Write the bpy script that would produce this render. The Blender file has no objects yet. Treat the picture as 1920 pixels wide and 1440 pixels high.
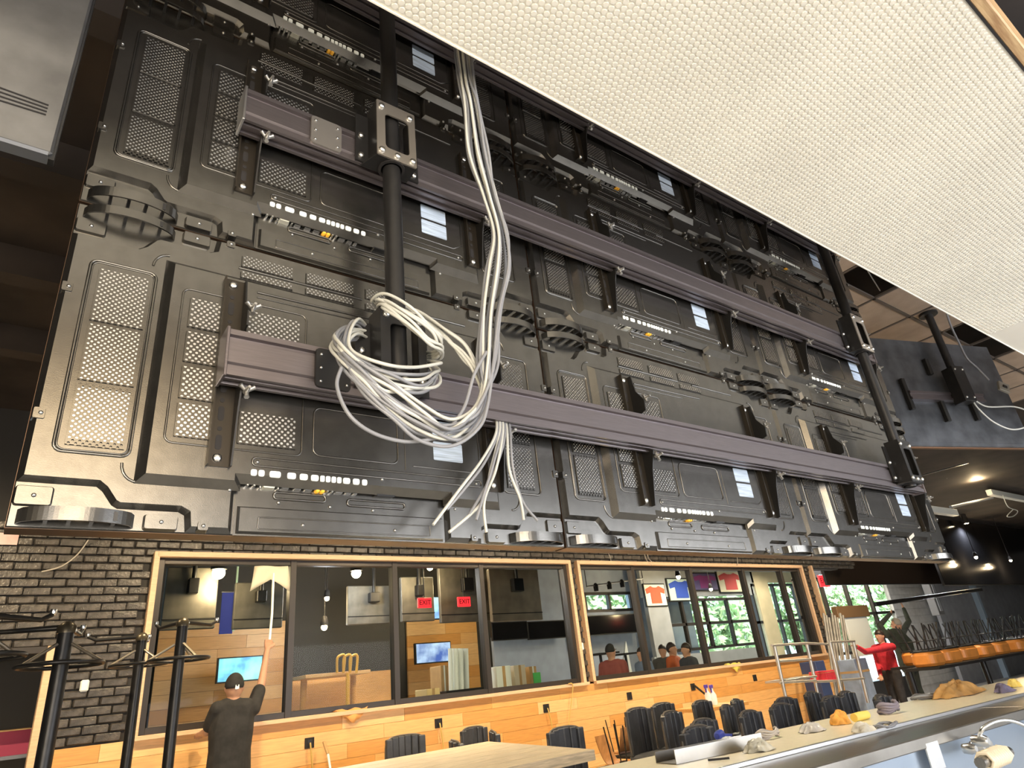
import bpy, bmesh, math, random
from mathutils import Vector, Matrix
random.seed(7)
rnd = random.uniform
scn = bpy.context.scene
col = scn.collection
# ------------------------------------------------------------------ camera
F = 1210.0
RX, RY, RZ = (Vector(r) for r in ((0.80850943, 0.17036878, 0.56328232), (-0.57983973, 0.39407917, 0.7130831), (-0.10049073, -0.90314788, 0.41740331)))
H = 1.42                                             # camera height above the dining floor
right = Vector((RX[0], RY[0], RZ[0])); down = Vector((RX[1], RY[1], RZ[1])); fwd = Vector((RX[2], RY[2], RZ[2]))
cd = bpy.data.cameras.new('camera'); cam = bpy.data.objects.new('camera', cd); col.objects.link(cam)
m4 = Matrix((right, -down, -fwd)).transposed().to_4x4(); m4.translation = Vector((0, 0, H)); cam.matrix_world = m4
cd.sensor_width = 36; cd.lens = F / 1920 * 36; cd.clip_start = 0.02; cd.clip_end = 200
scn.camera = cam
# ------------------------------------------------------------------ light and exposure
vs = scn.view_settings; vs.view_transform = 'Standard'; vs.look = 'None'; vs.gamma = 1; vs.use_curve_mapping = False
vs.exposure = 0.85
wd = bpy.data.worlds.new('sky'); scn.world = wd; wd.use_nodes = True
bg = wd.node_tree.nodes['Background']; bg.inputs[0].default_value = (0.62, 0.83, 1.0, 1); bg.inputs[1].default_value = 3.0
def area(name, loc, size, energy, color, target):
    l = bpy.data.lights.new(name, 'AREA'); l.shape = 'RECTANGLE'; l.size, l.size_y = size; l.energy = energy; l.color = color
    o = bpy.data.objects.new(name, l); col.objects.link(o); o.location = loc
    o.rotation_euler = (Vector(target) - Vector(loc)).to_track_quat('-Z', 'Y').to_euler(); return o
def point(name, loc, energy, color, r=0.05):
    l = bpy.data.lights.new(name, 'POINT'); l.energy = energy; l.color = color; l.shadow_soft_size = r
    o = bpy.data.objects.new(name, l); col.objects.link(o); o.location = loc; return o
WARM = (1.0, 0.74, 0.42); DAY = (0.80, 0.90, 1.0)
area('rear_fill', (-0.9, -3.6, 1.60), (4.4, 2.6), 165, (1.0, 0.95, 0.88), (-0.9, 1.3, 1.65))  # added fill for daylight behind the camera, no window is built
area('rear_fill', (6.2, -3.6, 1.6), (6.5, 2.6), 230, (0.92, 0.95, 1.0), (6.2, 1.3, 1.6))  # second added fill behind the camera, cooler and further right
area('warm_key', (-2.4, -1.5, 1.2), (0.5, 0.35), 45, (1.0, 0.80, 0.52), (0.2, 1.3, 2.1))  # added warm key from the left, has no lamp body
area('sheen_panel', (-0.35, -2.7, 2.95), (2.2, 1.2), 30, (1.0, 0.74, 0.42), (-0.1, 1.3, 1.9))  # added panel, its reflection gives the lower left display a sheen
sl = bpy.data.lights.new('sun', 'SUN'); sl.energy = 4.0; sl.angle = 0.01; sl.color = (1, .95, .85)
so = bpy.data.objects.new('sun', sl); col.objects.link(so); so.rotation_euler = Vector((0.35, 0.75, -0.95)).to_track_quat('-Z', 'Y').to_euler()
# ------------------------------------------------------------------ pixel helpers (1920 x 1440 photograph)
def ray(px, py):
    v = Vector((px - 960, py - 720, F)); return Vector((RX.dot(v), RY.dot(v), RZ.dot(v)))
def PY(px, py, y): r = ray(px, py); r = r * (y / r.y); return Vector((r.x, y, r.z + H))
def PZ(px, py, z): r = ray(px, py); r = r * ((z - H) / r.z); return Vector((r.x, r.y, z))
# ------------------------------------------------------------------ materials
MATS = {}
def mat(n, c, rough=0.5, metal=0.0, var=0.0, vscale=8.0, bump=0.0, bscale=60.0, emit=None, es=1.0, spec=0.5, stretch=None, c2=None):
    if n in MATS: return MATS[n]
    m = bpy.data.materials.new(n); m.use_nodes = True; nt = m.node_tree; b = nt.nodes['Principled BSDF']
    b.inputs['Roughness'].default_value = rough; b.inputs['Metallic'].default_value = metal
    b.inputs['Specular IOR Level'].default_value = spec; b.inputs['Base Color'].default_value = (*c, 1)
    if var or c2 or bump:
        tc = nt.nodes.new('ShaderNodeTexCoord'); mp = nt.nodes.new('ShaderNodeMapping'); nt.links.new(tc.outputs['Object'], mp.inputs[0])
        if stretch: mp.inputs['Scale'].default_value = stretch
    if var or c2:
        nz = nt.nodes.new('ShaderNodeTexNoise'); nz.inputs['Scale'].default_value = vscale; nz.inputs['Detail'].default_value = 5
        nt.links.new(mp.outputs[0], nz.inputs['Vector'])
        cr = nt.nodes.new('ShaderNodeValToRGB'); e = cr.color_ramp.elements
        lo = c2 if c2 else tuple(x * (1 - var) for x in c); hi = c if c2 else tuple(min(1, x * (1 + var)) for x in c)
        e[0].position = 0.34; e[1].position = 0.66; e[0].color = (*lo, 1); e[1].color = (*hi, 1)
        nt.links.new(nz.outputs['Fac'], cr.inputs[0]); nt.links.new(cr.outputs[0], b.inputs['Base Color'])
    if bump:
        n2 = nt.nodes.new('ShaderNodeTexNoise'); n2.inputs['Scale'].default_value = bscale; n2.inputs['Detail'].default_value = 3
        nt.links.new(mp.outputs[0], n2.inputs['Vector']); bp = nt.nodes.new('ShaderNodeBump'); bp.inputs['Strength'].default_value = bump
        bp.inputs['Distance'].default_value = 0.01; nt.links.new(n2.outputs['Fac'], bp.inputs['Height']); nt.links.new(bp.outputs[0], b.inputs['Normal'])
    if emit: b.inputs['Emission Color'].default_value = (*emit, 1); b.inputs['Emission Strength'].default_value = es
    MATS[n] = m; return m
def glass(n, tint, refl=0.10):
    m = bpy.data.materials.new(n); m.use_nodes = True; nt = m.node_tree; nt.nodes.clear()
    o = nt.nodes.new('ShaderNodeOutputMaterial'); mx = nt.nodes.new('ShaderNodeMixShader'); t = nt.nodes.new('ShaderNodeBsdfTransparent'); g = nt.nodes.new('ShaderNodeBsdfGlossy')
    t.inputs[0].default_value = (*tint, 1); g.inputs['Roughness'].default_value = 0.02; mx.inputs[0].default_value = refl
    nt.links.new(t.outputs[0], mx.inputs[1]); nt.links.new(g.outputs[0], mx.inputs[2]); nt.links.new(mx.outputs[0], o.inputs[0]); MATS[n] = m; return m
TV = mat('black satin steel', (0.175, 0.168, 0.156), 0.25, 0.95, 0.08, 30, 0.03, 500)
TVD = mat('black plastic', (0.012, 0.012, 0.013), 0.38)
BEZ = mat('bezel with reflected wood tint', (0.16, 0.10, 0.065), 0.32, 0.8)  # brown tint paints the wood reflected in the dark bezel
RAILM = mat('anodised plum aluminium', (0.21, 0.185, 0.192), 0.36, 0.85, 0.08, 14, stretch=(1, 30, 30))
STEEL = mat('black steel', (0.028, 0.027, 0.027), 0.36, 0.5, 0.12, 20)
ARMM = mat('black bracket steel', (0.02, 0.019, 0.018), 0.42, 0.4)
BOLT = mat('zinc bolt', (0.78, 0.78, 0.76), 0.28, 1.0)
ALU = mat('brushed aluminium', (0.72, 0.72, 0.72), 0.34, 1.0)
WHITEP = mat('white plastic', (0.82, 0.87, 0.86), 0.35)
ORANGEP = mat('amber audio jack', (0.9, 0.48, 0.05), 0.35)
STICK = mat('pale sticker', (0.40, 0.48, 0.60), 0.4, 0, 0.25, 60, stretch=(0.2, 1, 4))
CABW = mat('white cable jacket', (0.52, 0.52, 0.48), 0.38, 0, 0.08, 6)
CABG = mat('grey cable jacket', (0.23, 0.235, 0.255), 0.36, 0, 0.10, 6)
SOFF = mat('cream laminate', (0.80, 0.775, 0.70), 0.45, 0, 0.04, 3)
OAK = mat('raw oak edge', (0.62, 0.44, 0.24), 0.55, 0, 0.3, 9, 0.1, 40, stretch=(1, 14, 14), c2=(0.36, 0.21, 0.10))
MAPLE = [mat('maple plank %s' % n, c, 0.42, 0, 0.10, 5, stretch=(1, 12, 12)) for n, c in (('pale', (0.78, 0.44, 0.17)), ('honey', (0.72, 0.38, 0.125)), ('amber', (0.66, 0.32, 0.09)), ('light', (0.82, 0.50, 0.22)))]
TRIM = mat('pine window trim', (0.72, 0.48, 0.30), 0.5, 0, 0.1, 8, stretch=(1, 10, 10))
BRICK = mat('charcoal painted brick', (0.058, 0.050, 0.043), 0.34, 0, 0.5, 11, 0.7, 38)
MORT = mat('dark mortar', (0.03, 0.028, 0.027), 0.8)
FRAME = mat('dark bronze window frame', (0.045, 0.038, 0.034), 0.4, 0.3)
BLK = mat('flat black paint', (0.012, 0.010, 0.010), 0.75)
CEILB = mat('dark brown ceiling paint', (0.030, 0.022, 0.018), 0.8, 0, 0.4, 2)
TILE = mat('brown ceiling tile', (0.30, 0.235, 0.18), 0.85, 0, 0.12, 5, 0.2, 80)
TGRID = mat('dark ceiling grid', (0.07, 0.055, 0.045), 0.6)
VINYL = mat('black ribbed vinyl', (0.05, 0.052, 0.06), 0.42, 0, 0.2, 12, 0.08, 90)
PLY = mat('bent plywood shell', (0.42, 0.20, 0.075), 0.42, 0, 0.15, 7, stretch=(1, 8, 1))
ORANGEV = mat('orange padded vinyl', (0.80, 0.30, 0.06), 0.42, 0, 0.08, 8)
CREAM = mat('cream quartz counter', (0.78, 0.69, 0.50), 0.28, 0, 0.05, 30)
INOX = mat('stainless steel', (0.33, 0.31, 0.28), 0.34, 1.0, 0.06, 10, stretch=(1, 20, 1))
TABLE = mat('weathered plank table top', (0.58, 0.46, 0.30), 0.5, 0, 0.25, 7, 0.1, 40, stretch=(1.2, 14, 14))
FLOOR = mat('polished concrete floor', (0.66, 0.64, 0.60), 0.4, 0, 0.12, 1.5)
GREYW = mat('grey painted wall', (0.34, 0.35, 0.37), 0.6, 0, 0.08, 3)
WBRICK = mat('pale painted block', (0.50, 0.49, 0.47), 0.6, 0, 0.1, 6)
BLUEW = mat('blue grey painted block', (0.42, 0.48, 0.60), 0.6, 0, 0.08, 4)
CREAMW = mat('cream plaster', (0.72, 0.60, 0.40), 0.7, 0, 0.08, 3)
CARD = mat('brown cardboard', (0.50, 0.32, 0.15), 0.7, 0, 0.08, 8)
SKIN = mat('skin', (0.48, 0.26, 0.17), 0.5, 0, 0.06, 20)
GLASS = glass('window glass', (0.86, 0.88, 0.86), 0.004)
LEAF = mat('sunlit leaves', (0.50, 0.62, 0.34), 0.6, 0, 0.4, 3)
BULB = mat('lit warm bulb', (1, .8, .5), 0.4, emit=(1.0, 0.80, 0.48), es=30)
# ------------------------------------------------------------------ mesh builder
class MB:
    def __init__(s): s.v = []; s.f = []; s.sm = []
    def add(s, vs, fs, smooth=False):
        o = len(s.v); s.v += [tuple(v) for v in vs]; s.f += [tuple(i + o for i in f) for f in fs]; s.sm += [smooth] * len(fs); return s
    def box(s, a, b):
        (x0, y0, z0), (x1, y1, z1) = a, b
        return s.add([(x0, y0, z0), (x1, y0, z0), (x1, y1, z0), (x0, y1, z0), (x0, y0, z1), (x1, y0, z1), (x1, y1, z1), (x0, y1, z1)],
                     [(3, 2, 1, 0), (4, 5, 6, 7), (0, 1, 5, 4), (1, 2, 6, 5), (2, 3, 7, 6), (3, 0, 4, 7)])
    def bbox(s, a, b, c=0.004):                       # box with chamfered edges
        a, b = Vector(a), Vector(b); q = []
        for k in range(3):
            lo, hi = a.copy(), b.copy()
            for j in range(3):
                if j != k: lo[j] += c; hi[j] -= c
            q.append((lo, hi))
        bm = bmesh.new()
        for lo, hi in q:
            for x in (lo.x, hi.x):
                for y in (lo.y, hi.y):
                    for z in (lo.z, hi.z): bm.verts.new((x, y, z))
        r = bmesh.ops.convex_hull(bm, input=bm.verts[:]); bm.verts.index_update()
        s.add([v.co.copy() for v in bm.verts], [[v.index for v in f.verts] for f in bm.faces]); bm.free(); return s
    def prism(s, poly, lo, hi, inset=0.0, fn=None):   # poly in (a,b), height c; fn maps (a,b,c) to xyz
        fn = fn or (lambda a, b, c: (a, b, c)); n = len(poly)
        if sum(poly[i][0] * poly[(i + 1) % n][1] - poly[(i + 1) % n][0] * poly[i][1] for i in range(n)) < 0: poly = poly[::-1]
        top = offset(poly, inset) if inset else poly
        vs = [fn(a, b, lo) for a, b in poly] + [fn(a, b, hi) for a, b in top]
        return s.add(vs, [tuple(range(n))[::-1], tuple(range(n, 2 * n))] + [(i, (i + 1) % n, n + (i + 1) % n, n + i) for i in range(n)])
    def tube(s, pts, r, n=8, closed=False, caps=True):
        pts = [Vector(p) for p in pts]; k = len(pts); rings = []; up = None
        for i, p in enumerate(pts):
            t = (pts[(i + 1) % k] - pts[i - 1]) if closed else (pts[min(i + 1, k - 1)] - pts[max(i - 1, 0)])
            t = t.normalized() if t.length > 1e-9 else Vector((0, 0, 1))
            if up is None: up = t.orthogonal().normalized()
            up = (up - t * up.dot(t)); up = up.normalized() if up.length > 1e-6 else t.orthogonal().normalized()
            sd = t.cross(up); rr = r[i] if isinstance(r, (list, tuple)) else r
            rings.append([p + (up * math.cos(a) + sd * math.sin(a)) * rr for a in (2 * math.pi * j / n for j in range(n))])
        fs = [(i * n + j, i * n + (j + 1) % n, ((i + 1) % k) * n + (j + 1) % n, ((i + 1) % k) * n + j) for i in range(k if closed else k - 1) for j in range(n)]
        s.add([v for rg in rings for v in rg], fs, True)
        if caps and not closed: s.add(rings[0], [tuple(range(n))[::-1]]); s.add(rings[-1], [tuple(range(n))])
        return s
    def lathe(s, prof, c=(0, 0, 0), n=16, ax='z'):    # prof: (radius, height)
        vs = []
        for r, h in prof:
            for j in range(n):
                a = 2 * math.pi * j / n; p = (r * math.cos(a), r * math.sin(a), h)
                if ax == 'y': p = (p[0], -p[2], p[1])
                if ax == 'x': p = (p[2], p[0], p[1])
                vs.append((p[0] + c[0], p[1] + c[1], p[2] + c[2]))
        k = len(prof); fs = [(i * n + j, i * n + (j + 1) % n, (i + 1) * n + (j + 1) % n, (i + 1) * n + j) for i in range(k - 1) for j in range(n)]
        s.add(vs, fs, True)
        s.add(vs[:n], [tuple(range(n))[::-1]]); s.add(vs[-n:], [tuple(range(n))]); return s
    def ball(s, c, r, n=10, m=7):
        r = r if isinstance(r, (tuple, list)) else (r, r, r); vs = []
        for i in range(m + 1):
            th = math.pi * i / m
            for j in range(n):
                a = 2 * math.pi * j / n; vs.append((c[0] + r[0] * math.sin(th) * math.cos(a), c[1] + r[1] * math.sin(th) * math.sin(a), c[2] + r[2] * math.cos(th)))
        return s.add(vs, [(i * n + j, (i + 1) * n + j, (i + 1) * n + (j + 1) % n, i * n + (j + 1) % n) for i in range(m) for j in range(n)], True)
    def xf(s, M): s.v = [tuple(M @ Vector(v)) for v in s.v]; return s
    def mesh(s, name):
        me = bpy.data.meshes.new(name); me.from_pydata(s.v, [], s.f); me.polygons.foreach_set('use_smooth', s.sm); me.update(); return me
    def build(s, name, m, parent=None, loc=None, rz=0):
        o = bpy.data.objects.new(name, s.mesh(name)); o.data.materials.append(m); col.objects.link(o)
        if parent: o.parent = parent
        if loc: o.location = loc
        if rz: o.rotation_euler.z = rz
        return o
def offset(poly, d):
    n = len(poly); out = []
    for i in range(n):
        p0, p1, p2 = Vector(poly[i - 1]), Vector(poly[i]), Vector(poly[(i + 1) % n])
        e1 = (p1 - p0).normalized(); e2 = (p2 - p1).normalized(); n1 = Vector((-e1.y, e1.x)); n2 = Vector((-e2.y, e2.x))
        b = n1 + n2; l = b.dot(n1)
        out.append(tuple(p1 + (b / l * d if abs(l) > 0.2 else n1 * d)))
    return out
def rrect(u0, v0, u1, v1, r, k=4):
    return [(cx + r * math.cos(a), cy + r * math.sin(a)) for cx, cy, a0 in ((u1 - r, v1 - r, 0), (u0 + r, v1 - r, 90), (u0 + r, v0 + r, 180), (u1 - r, v0 + r, 270)) for a in (math.radians(a0 + 90 * i / k) for i in range(k + 1))]
def smooth_path(pts, n=6, closed=False):             # Catmull-Rom
    pts = [Vector(p) for p in pts]; k = len(pts); out = []
    for i in range(k if closed else k - 1):
        g = (lambda j: pts[j % k]) if closed else (lambda j: pts[max(0, min(k - 1, j))])
        a, b, c, d = g(i - 1), g(i), g(i + 1), g(i + 2)
        for t in (j / n for j in range(n)): out.append(0.5 * (2 * b + (c - a) * t + (2 * a - 5 * b + 4 * c - d) * t * t + (3 * b - a - 3 * c + d) * t ** 3))
    return out if closed else out + [pts[-1]]
def tag(o, label, cat, group=None):
    o['label'] = label; o['category'] = cat
    if group: o['group'] = group
    return o
def kind(o, k='structure'): o['kind'] = k; return o
def empty(name, loc=(0, 0, 0), rz=0, label=None, cat=None, group=None):
    o = bpy.data.objects.new(name, None); o.empty_display_size = 0.05; col.objects.link(o); o.location = loc; o.rotation_euler.z = rz
    if label: tag(o, label, cat, group)
    return o
def copy_tree(o, parent=None):
    c = o.copy(); col.objects.link(c); c.parent = parent
    for k in list(o.children): copy_tree(k, c)
    return c
def inst(me, name, parent, loc, rz=0, m=None):       # another object on shared mesh data
    o = bpy.data.objects.new(name, me); col.objects.link(o); o.parent = parent; o.location = loc; o.rotation_euler.z = rz
    return o
def one(name, mb, m, label, cat, group=None): return tag(mb.build(name, m), label, cat, group)
def rect(px0, py0, px1, py1, y, d, mb=None):          # box on depth plane y from two photo corners, d thick (away from camera)
    a, b = PY(px0, py0, y), PY(px1, py1, y); mb = mb or MB()
    return mb.box((min(a.x, b.x), y, min(a.z, b.z)), (max(a.x, b.x), y + d, max(a.z, b.z)))
ORD = ['first', 'second', 'third', 'fourth', 'fifth', 'sixth', 'seventh', 'eighth', 'ninth', 'tenth', 'eleventh', 'twelfth', 'thirteenth', 'fourteenth', 'fifteenth', 'sixteenth', 'seventeenth', 'eighteenth', 'nineteenth', 'twentieth', 'twenty-first', 'twenty-second', 'twenty-third', 'twenty-fourth', 'twenty-fifth', 'twenty-sixth']
# ================================================================== the setting
WY = 7.6                                             # window wall
kind(MB().box((-7, -4, -0.1), (36, 13.2, 0)).build('floor', FLOOR))
cl = kind(MB().box((-7, -4, 4.4), (36, 13.2, 4.5)).build('ceiling', CEILB))
for i in range(9):                                    # joists of the dark open ceiling
    MB().box((-7 + 0.0, -3.4 + i * 1.15, 4.18), (3.2, -3.25 + i * 1.15, 4.4)).build('joist', CEILB, cl)
kind(MB().box((-7.1, -4, 0), (-7, 13, 4.4)).build('wall_left', BLK))
kind(MB().box((-7, -4.1, 0), (1.6, -4.0, 4.4)).build('wall_front', WBRICK)); kind(MB().box((1.6, -4.1, 0), (36, -4.0, 4.4)).build('wall_front_2', GREYW))
kind(MB().box((36, -4, 0), (36.1, 13.2, 4.4)).build('wall_right', GREYW))
# ---- suspended tile ceiling to the right of the video wall: tiles of 0.6 m, some missing
tc = kind(empty('ceiling_tiles', (0, 0, 3.82)))
NX, NY = 4.97, 1.68
for i in range(-2, 7):
    for j in range(-3, 3):
        if (i, j) in ((-1, -1), (2, -1), (3, -1)): continue
        x, y = NX + i * 0.6, NY + j * 0.6
        MB().bbox((x + 0.012, y + 0.012, 0.0), (x + 0.588, y + 0.588, 0.02), 0.004).build('ceiling_tile', TILE, tc)
g = MB()
for i in range(-2, 8): g.box((NX + i * .6 - .012, NY - 1.8, -.004), (NX + i * .6 + .012, NY + 1.8, .012))
for j in range(-3, 4): g.box((NX - 1.2, NY + j * .6 - .012, -.004), (NX + 4.2, NY + j * .6 + .012, .012))
g.build('grid', TGRID, tc)
one('grid_hanger_wire', MB().tube([PZ(1627, 508, 3.84), PZ(1650, 545, 3.84)], .004), ALU, 'thin bright wire hanging in the square gap of the tile ceiling', 'wire')
# ---- soffit over the bar: cream laminate with raised round dots in a hexagonal grid
SZ, SY0, SY1, SX0, SX1 = H + 1.45, 0.113, 0.897, -1.2, 7.5
sf = kind(MB().box((SX0, SY0, SZ), (SX1, SY1, SZ + 0.10)).build('ceiling_soffit', SOFF))
MB().bbox((SX0, SY0 - 0.03, SZ - 0.002), (SX1, SY0, SZ + 0.16), 0.004).build('oak_fascia', OAK, sf)
MB().box((SX0, SY1, SZ - 0.004), (SX1, SY1 + 0.004, SZ + 0.11)).build('edge_strip', mat('white edge strip', (0.9, 0.88, 0.78), 0.4), sf)
MB().box((SX0, SY0 - 0.002, SZ - 0.003), (SX1, SY0 + 0.004, SZ)).build('dark_joint', BLK, sf)  # thin black strip along the joint of soffit and fascia
pit = 0.0181; dots = []
for r in range(int((SY1 - SY0 - .02) / (pit * .866)) + 1):
    for q in range(int(3.9 / pit)):
        x = 0.15 + q * pit + (r % 2) * pit / 2; y = SY1 - 0.014 - r * pit * .866
        if y < SY0 + 0.012: continue
        v = Vector((x, y, SZ - H)); zc = v.dot(fwd)
        if zc <= 0.05: continue
        px, py = 960 + F * v.dot(right) / zc, 720 + F * v.dot(down) / zc
        if -30 < px < 1950 and -30 < py < 720: dots.append((zc, x, y))
dots.sort()
def dot_geo(mb, c, n=8):
    R0, R1, h = pit * .45, pit * .38, 0.0028
    a = [(c[0] + R0 * math.cos(2 * math.pi * k / n), c[1] + R0 * math.sin(2 * math.pi * k / n), c[2] + 0.0003) for k in range(n)]
    b = [(c[0] + R1 * math.cos(2 * math.pi * k / n), c[1] + R1 * math.sin(2 * math.pi * k / n), c[2] - h) for k in range(n)]
    mb.add(a + b, [(k, n + k, n + (k + 1) % n, (k + 1) % n) for k in range(n)] + [tuple(range(2 * n - 1, n - 1, -1))])
dm = MB(); dot_geo(dm, (0, 0, 0), 12); dme = dm.mesh('raised_dot'); dme.materials.append(SOFF)
for zc, x, y in dots[:300]: inst(dme, 'raised_dot', sf, (x, y, SZ))
rest = MB()
for zc, x, y in dots[300:]: dot_geo(rest, (x, y, SZ))
kind(rest.build('raised_dots', SOFF, sf), 'stuff')
# ---- window wall: charcoal brick above a maple plank dado
zs0, zt0 = H - 0.0135 * WY, H + 0.2015 * WY          # sill and head of the windows
W1 = (0.147 * WY, 0.874 * WY); W2 = (0.905 * WY, 1.708 * WY); W3 = (1.765 * WY, 2.28 * WY)
OPX = 0.046 * WY; OPZ = H + 0.095 * WY
wb = kind(empty('wall_back', (0, WY, 0)))
def solid(x, z):                                      # where the brick skin is
    if x < OPX - .02 and z < OPZ: return False
    for a, b in (W1, W2, W3):
        if a < x < b and zs0 < z < zt0: return False
    return z > zs0 - 0.02 or x < 0.5
bk = MB()
def core(x0, x1, z0, z1): bk.box((x0, 0.03, z0), (x1, 0.2, z1))
core(-7, W3[0] + 1.2, zt0, 4.4); core(-7, OPX, OPZ, zt0); core(OPX, W1[0], 0, zt0); core(W1[1], W2[0], zs0, zt0); core(W2[1], W3[0], zs0, zt0); core(W1[0], W3[0], 0, zs0)
bk.build('mortar_bed', MORT, wb)
bl, bh, gp = 0.203, 0.066, 0.010; bricks = []
for r in range(60):
    z = 1.0 + r * (bh + gp)
    if z > 3.25: break
    x = -2.2 - (r % 2) * 0.106
    while x < 15.2:
        if solid(x + .02, z + .01) and solid(x + bl - .02, z + bh - .01) and solid(x + bl / 2, z + bh / 2): bricks.append((x, z))
        x += bl + gp
bricks.sort(key=lambda b: (b[0] ** 2 + WY ** 2) if not (b[0] > 1.2 and b[1] > 3.2) else 1e9)
bmes = []
for k in range(6):
    b_ = MB().bbox((0, 0, 0), (bl, 0.05, bh), rnd(.005, .011)); b_.v = [(v[0] + rnd(-.003, .003), v[1] + rnd(-.003, .003), v[2] + rnd(-.003, .003)) for v in b_.v]
    me = b_.mesh('brick'); me.materials.append(BRICK); bmes.append(me)
def visible(x, z):                                    # brick shows in the frame, below the video wall
    v = Vector((x, WY, z - H)); zc = v.dot(fwd); px, py = 960 + F * v.dot(right) / zc, 720 + F * v.dot(down) / zc
    return -60 < px < 1980 and 985 < py < 1460
vis = [b for b in bricks if visible(*b)]
for x, z in vis[:300]: inst(random.choice(bmes), 'brick', wb, (x, rnd(-.004, .004), z))
rest = MB()
for x, z in vis[300:]: rest.bbox((x, rnd(-.004, .004), z), (x + bl, .05, z + bh), .008)
kind(rest.build('bricks', BRICK, wb), 'stuff')
# dado of maple planks
DZ = zs0 - 0.03; DX0, DX1 = 0.50, 13.42
dd = kind(empty('wall_dado', (0, WY - 0.06, 0)))
MB().box((OPX, 0.03, 0), (DX1, 0.09, DZ)).build('backing', CARD, dd)
rows = 9; ph = DZ / rows
for r in range(rows):
    x = OPX + 0.02 if r < rows else DX0
    first = True
    while x < DX1 - .05:
        L = rnd(.6, 1.5) * (0.5 if first else 1); first = False; x1 = min(DX1, x + L)
        MB().bbox((x + .001, 0, r * ph + .001), (x1 - .001, .03, (r + 1) * ph - .001), .0015).build('plank', random.choice(MAPLE), dd); x = x1
kind(MB().box((DX1, WY - .06, 0), (DX1 + .03, WY + .14, DZ)).build('trim_1', TRIM))
# windows: pine casing, bronze mullions, panes
def window(name, x0, x1, mull, z0=zs0, z1=zt0):
    w = kind(empty(name, (0, WY, 0)))
    t = 0.055
    for nm, a, b in (('casing_head', (x0 - .02, -.075, z1), (x1 + .02, .12, z1 + t)), ('casing_jamb', (x0 - t, -.07, z0 - .03), (x0, .12, z1 + t)), ('casing_jamb', (x1, -.07, z0 - .03), (x1 + t, .12, z1 + t)), ('sill', (x0 - t, -.13, z0 - .04), (x1 + t, .12, z0))):
        MB().bbox(a, b, .004).build(nm, TRIM, w)
    MB().bbox((x0, .0, z1 - .06), (x1, .09, z1), .003).build('frame_head', FRAME, w); MB().bbox((x0, .0, z0), (x1, .09, z0 + .06), .003).build('frame_foot', FRAME, w)
    xs = [x0 + .025] + list(mull) + [x1 - .025]
    for x in xs: MB().bbox((x - .035, -.01, z0), (x + .035, .1, z1), .003).build('mullion', FRAME, w)
    for a, b in zip(xs, xs[1:]): MB().box((a + .03, .045, z0 + .05), (b - .03, .053, z1 - .05)).build('pane', GLASS, w)
    return w
window('window_1', *W1, [x * WY for x in (.331, .499, .671)])
window('window_2', *W2, [x * WY for x in (1.062, 1.253, 1.455, 1.62)])
kind(MB().bbox((W3[0] - .055, WY - .07, zs0 - .3), (W3[0], WY + .12, zt0 + .055), .004).build('trim_4', TRIM)); kind(MB().bbox((W3[0], WY - .02, zs0 - .3), (W3[0] + .09, WY + .12, zt0), .004).build('trim_5', FRAME))
# dark opening at far left with its jamb
kind(MB().bbox((OPX - .05, WY - .05, 0), (OPX + .02, WY + .15, OPZ), .004).build('trim_2', TRIM))
kind(MB().bbox((-2.5, WY - .03, OPZ - .06), (OPX + .02, WY + .15, OPZ), .004).build('trim_3', FRAME))
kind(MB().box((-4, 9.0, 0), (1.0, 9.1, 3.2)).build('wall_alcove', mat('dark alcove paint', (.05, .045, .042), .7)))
# ---- the room beyond the glass
FY = 12.6
def wallp(name, px0, py0, px1, py1, y, m, d=.08): return kind(rect(px0, py0, px1, py1, y, d).build(name, m))
kind(MB().box((-2, FY + .1, 0), (9.2, FY + .2, 4.4)).build('wall_far', mat('dark olive wall', (.06, .056, .048), .7)))
a, b = PY(1100, 1146, FY), PY(1182, 1112, FY)        # blue wall round a high strip window
for n_, (x0, x1, z0, z1) in enumerate(((9.2, a.x, 0, 4.4), (b.x, 15.6, 0, 4.4), (a.x, b.x, 0, a.z), (a.x, b.x, b.z, 4.4))):
    kind(MB().box((x0, FY + .1, z0), (x1, FY + .2, z1)).build('wall_far_%d' % (n_ + 2), BLUEW))
for k, (a, b) in enumerate((((300, 1172), (538, 1400)), ((762, 1150), (905, 1330)))):
    pa, pb = PY(*a, FY), PY(*b, FY); w = kind(empty('wall_panel_%d' % (k + 1), (0, FY, 0))); n = 12
    for r in range(n):
        z0 = .3 + (pa.z - .3) * r / n; z1 = .3 + (pa.z - .3) * (r + 1) / n; x = pa.x
        while x < pb.x - .05:
            x1 = min(pb.x, x + rnd(.7, 1.6)); MB().box((x + .002, 0, z0 + .002), (x1 - .002, .05, z1 - .002)).build('plank', random.choice(MAPLE), w); x = x1
wallp('wall_counter', 545, 1272, 745, 1400, 11.2, MAPLE[1], .3)
wallp('wall_white_block', 924, 1195, 1075, 1320, FY - .3, BLUEW)
kind(MB().box((PY(1200, 1060, 12).x, 11.985, 0), (PY(1245, 1100, 12).x, 12.11, 4.4)).build('wall_pier_1', GREYW))
kind(MB().box((PY(1196, 1060, 12).x, 12.0, 0), (PY(1400, 1100, 12).x, 12.1, PY(1300, 1225, 12).z)).build('wall_knee', GREYW))
kind(MB().box((PY(1196, 1060, 12).x, 12.0, PY(1300, 1118, 12).z), (PY(1412, 1100, 12).x, 12.1, 4.4)).build('wall_header', GREYW))
kind(MB().box((PY(1405, 1060, 12).x, 11.985, 0), (PY(1440, 1100, 12).x, 12.11, 4.4)).build('wall_pier_2', CREAMW))
kind(MB().box((PY(1405, 1060, 12).x, 11.993, PY(1470, 1092, 12).z), (PY(1520, 1100, 12).x, 12.1, 4.4)).build('wall_header_2', CREAMW))
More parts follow.
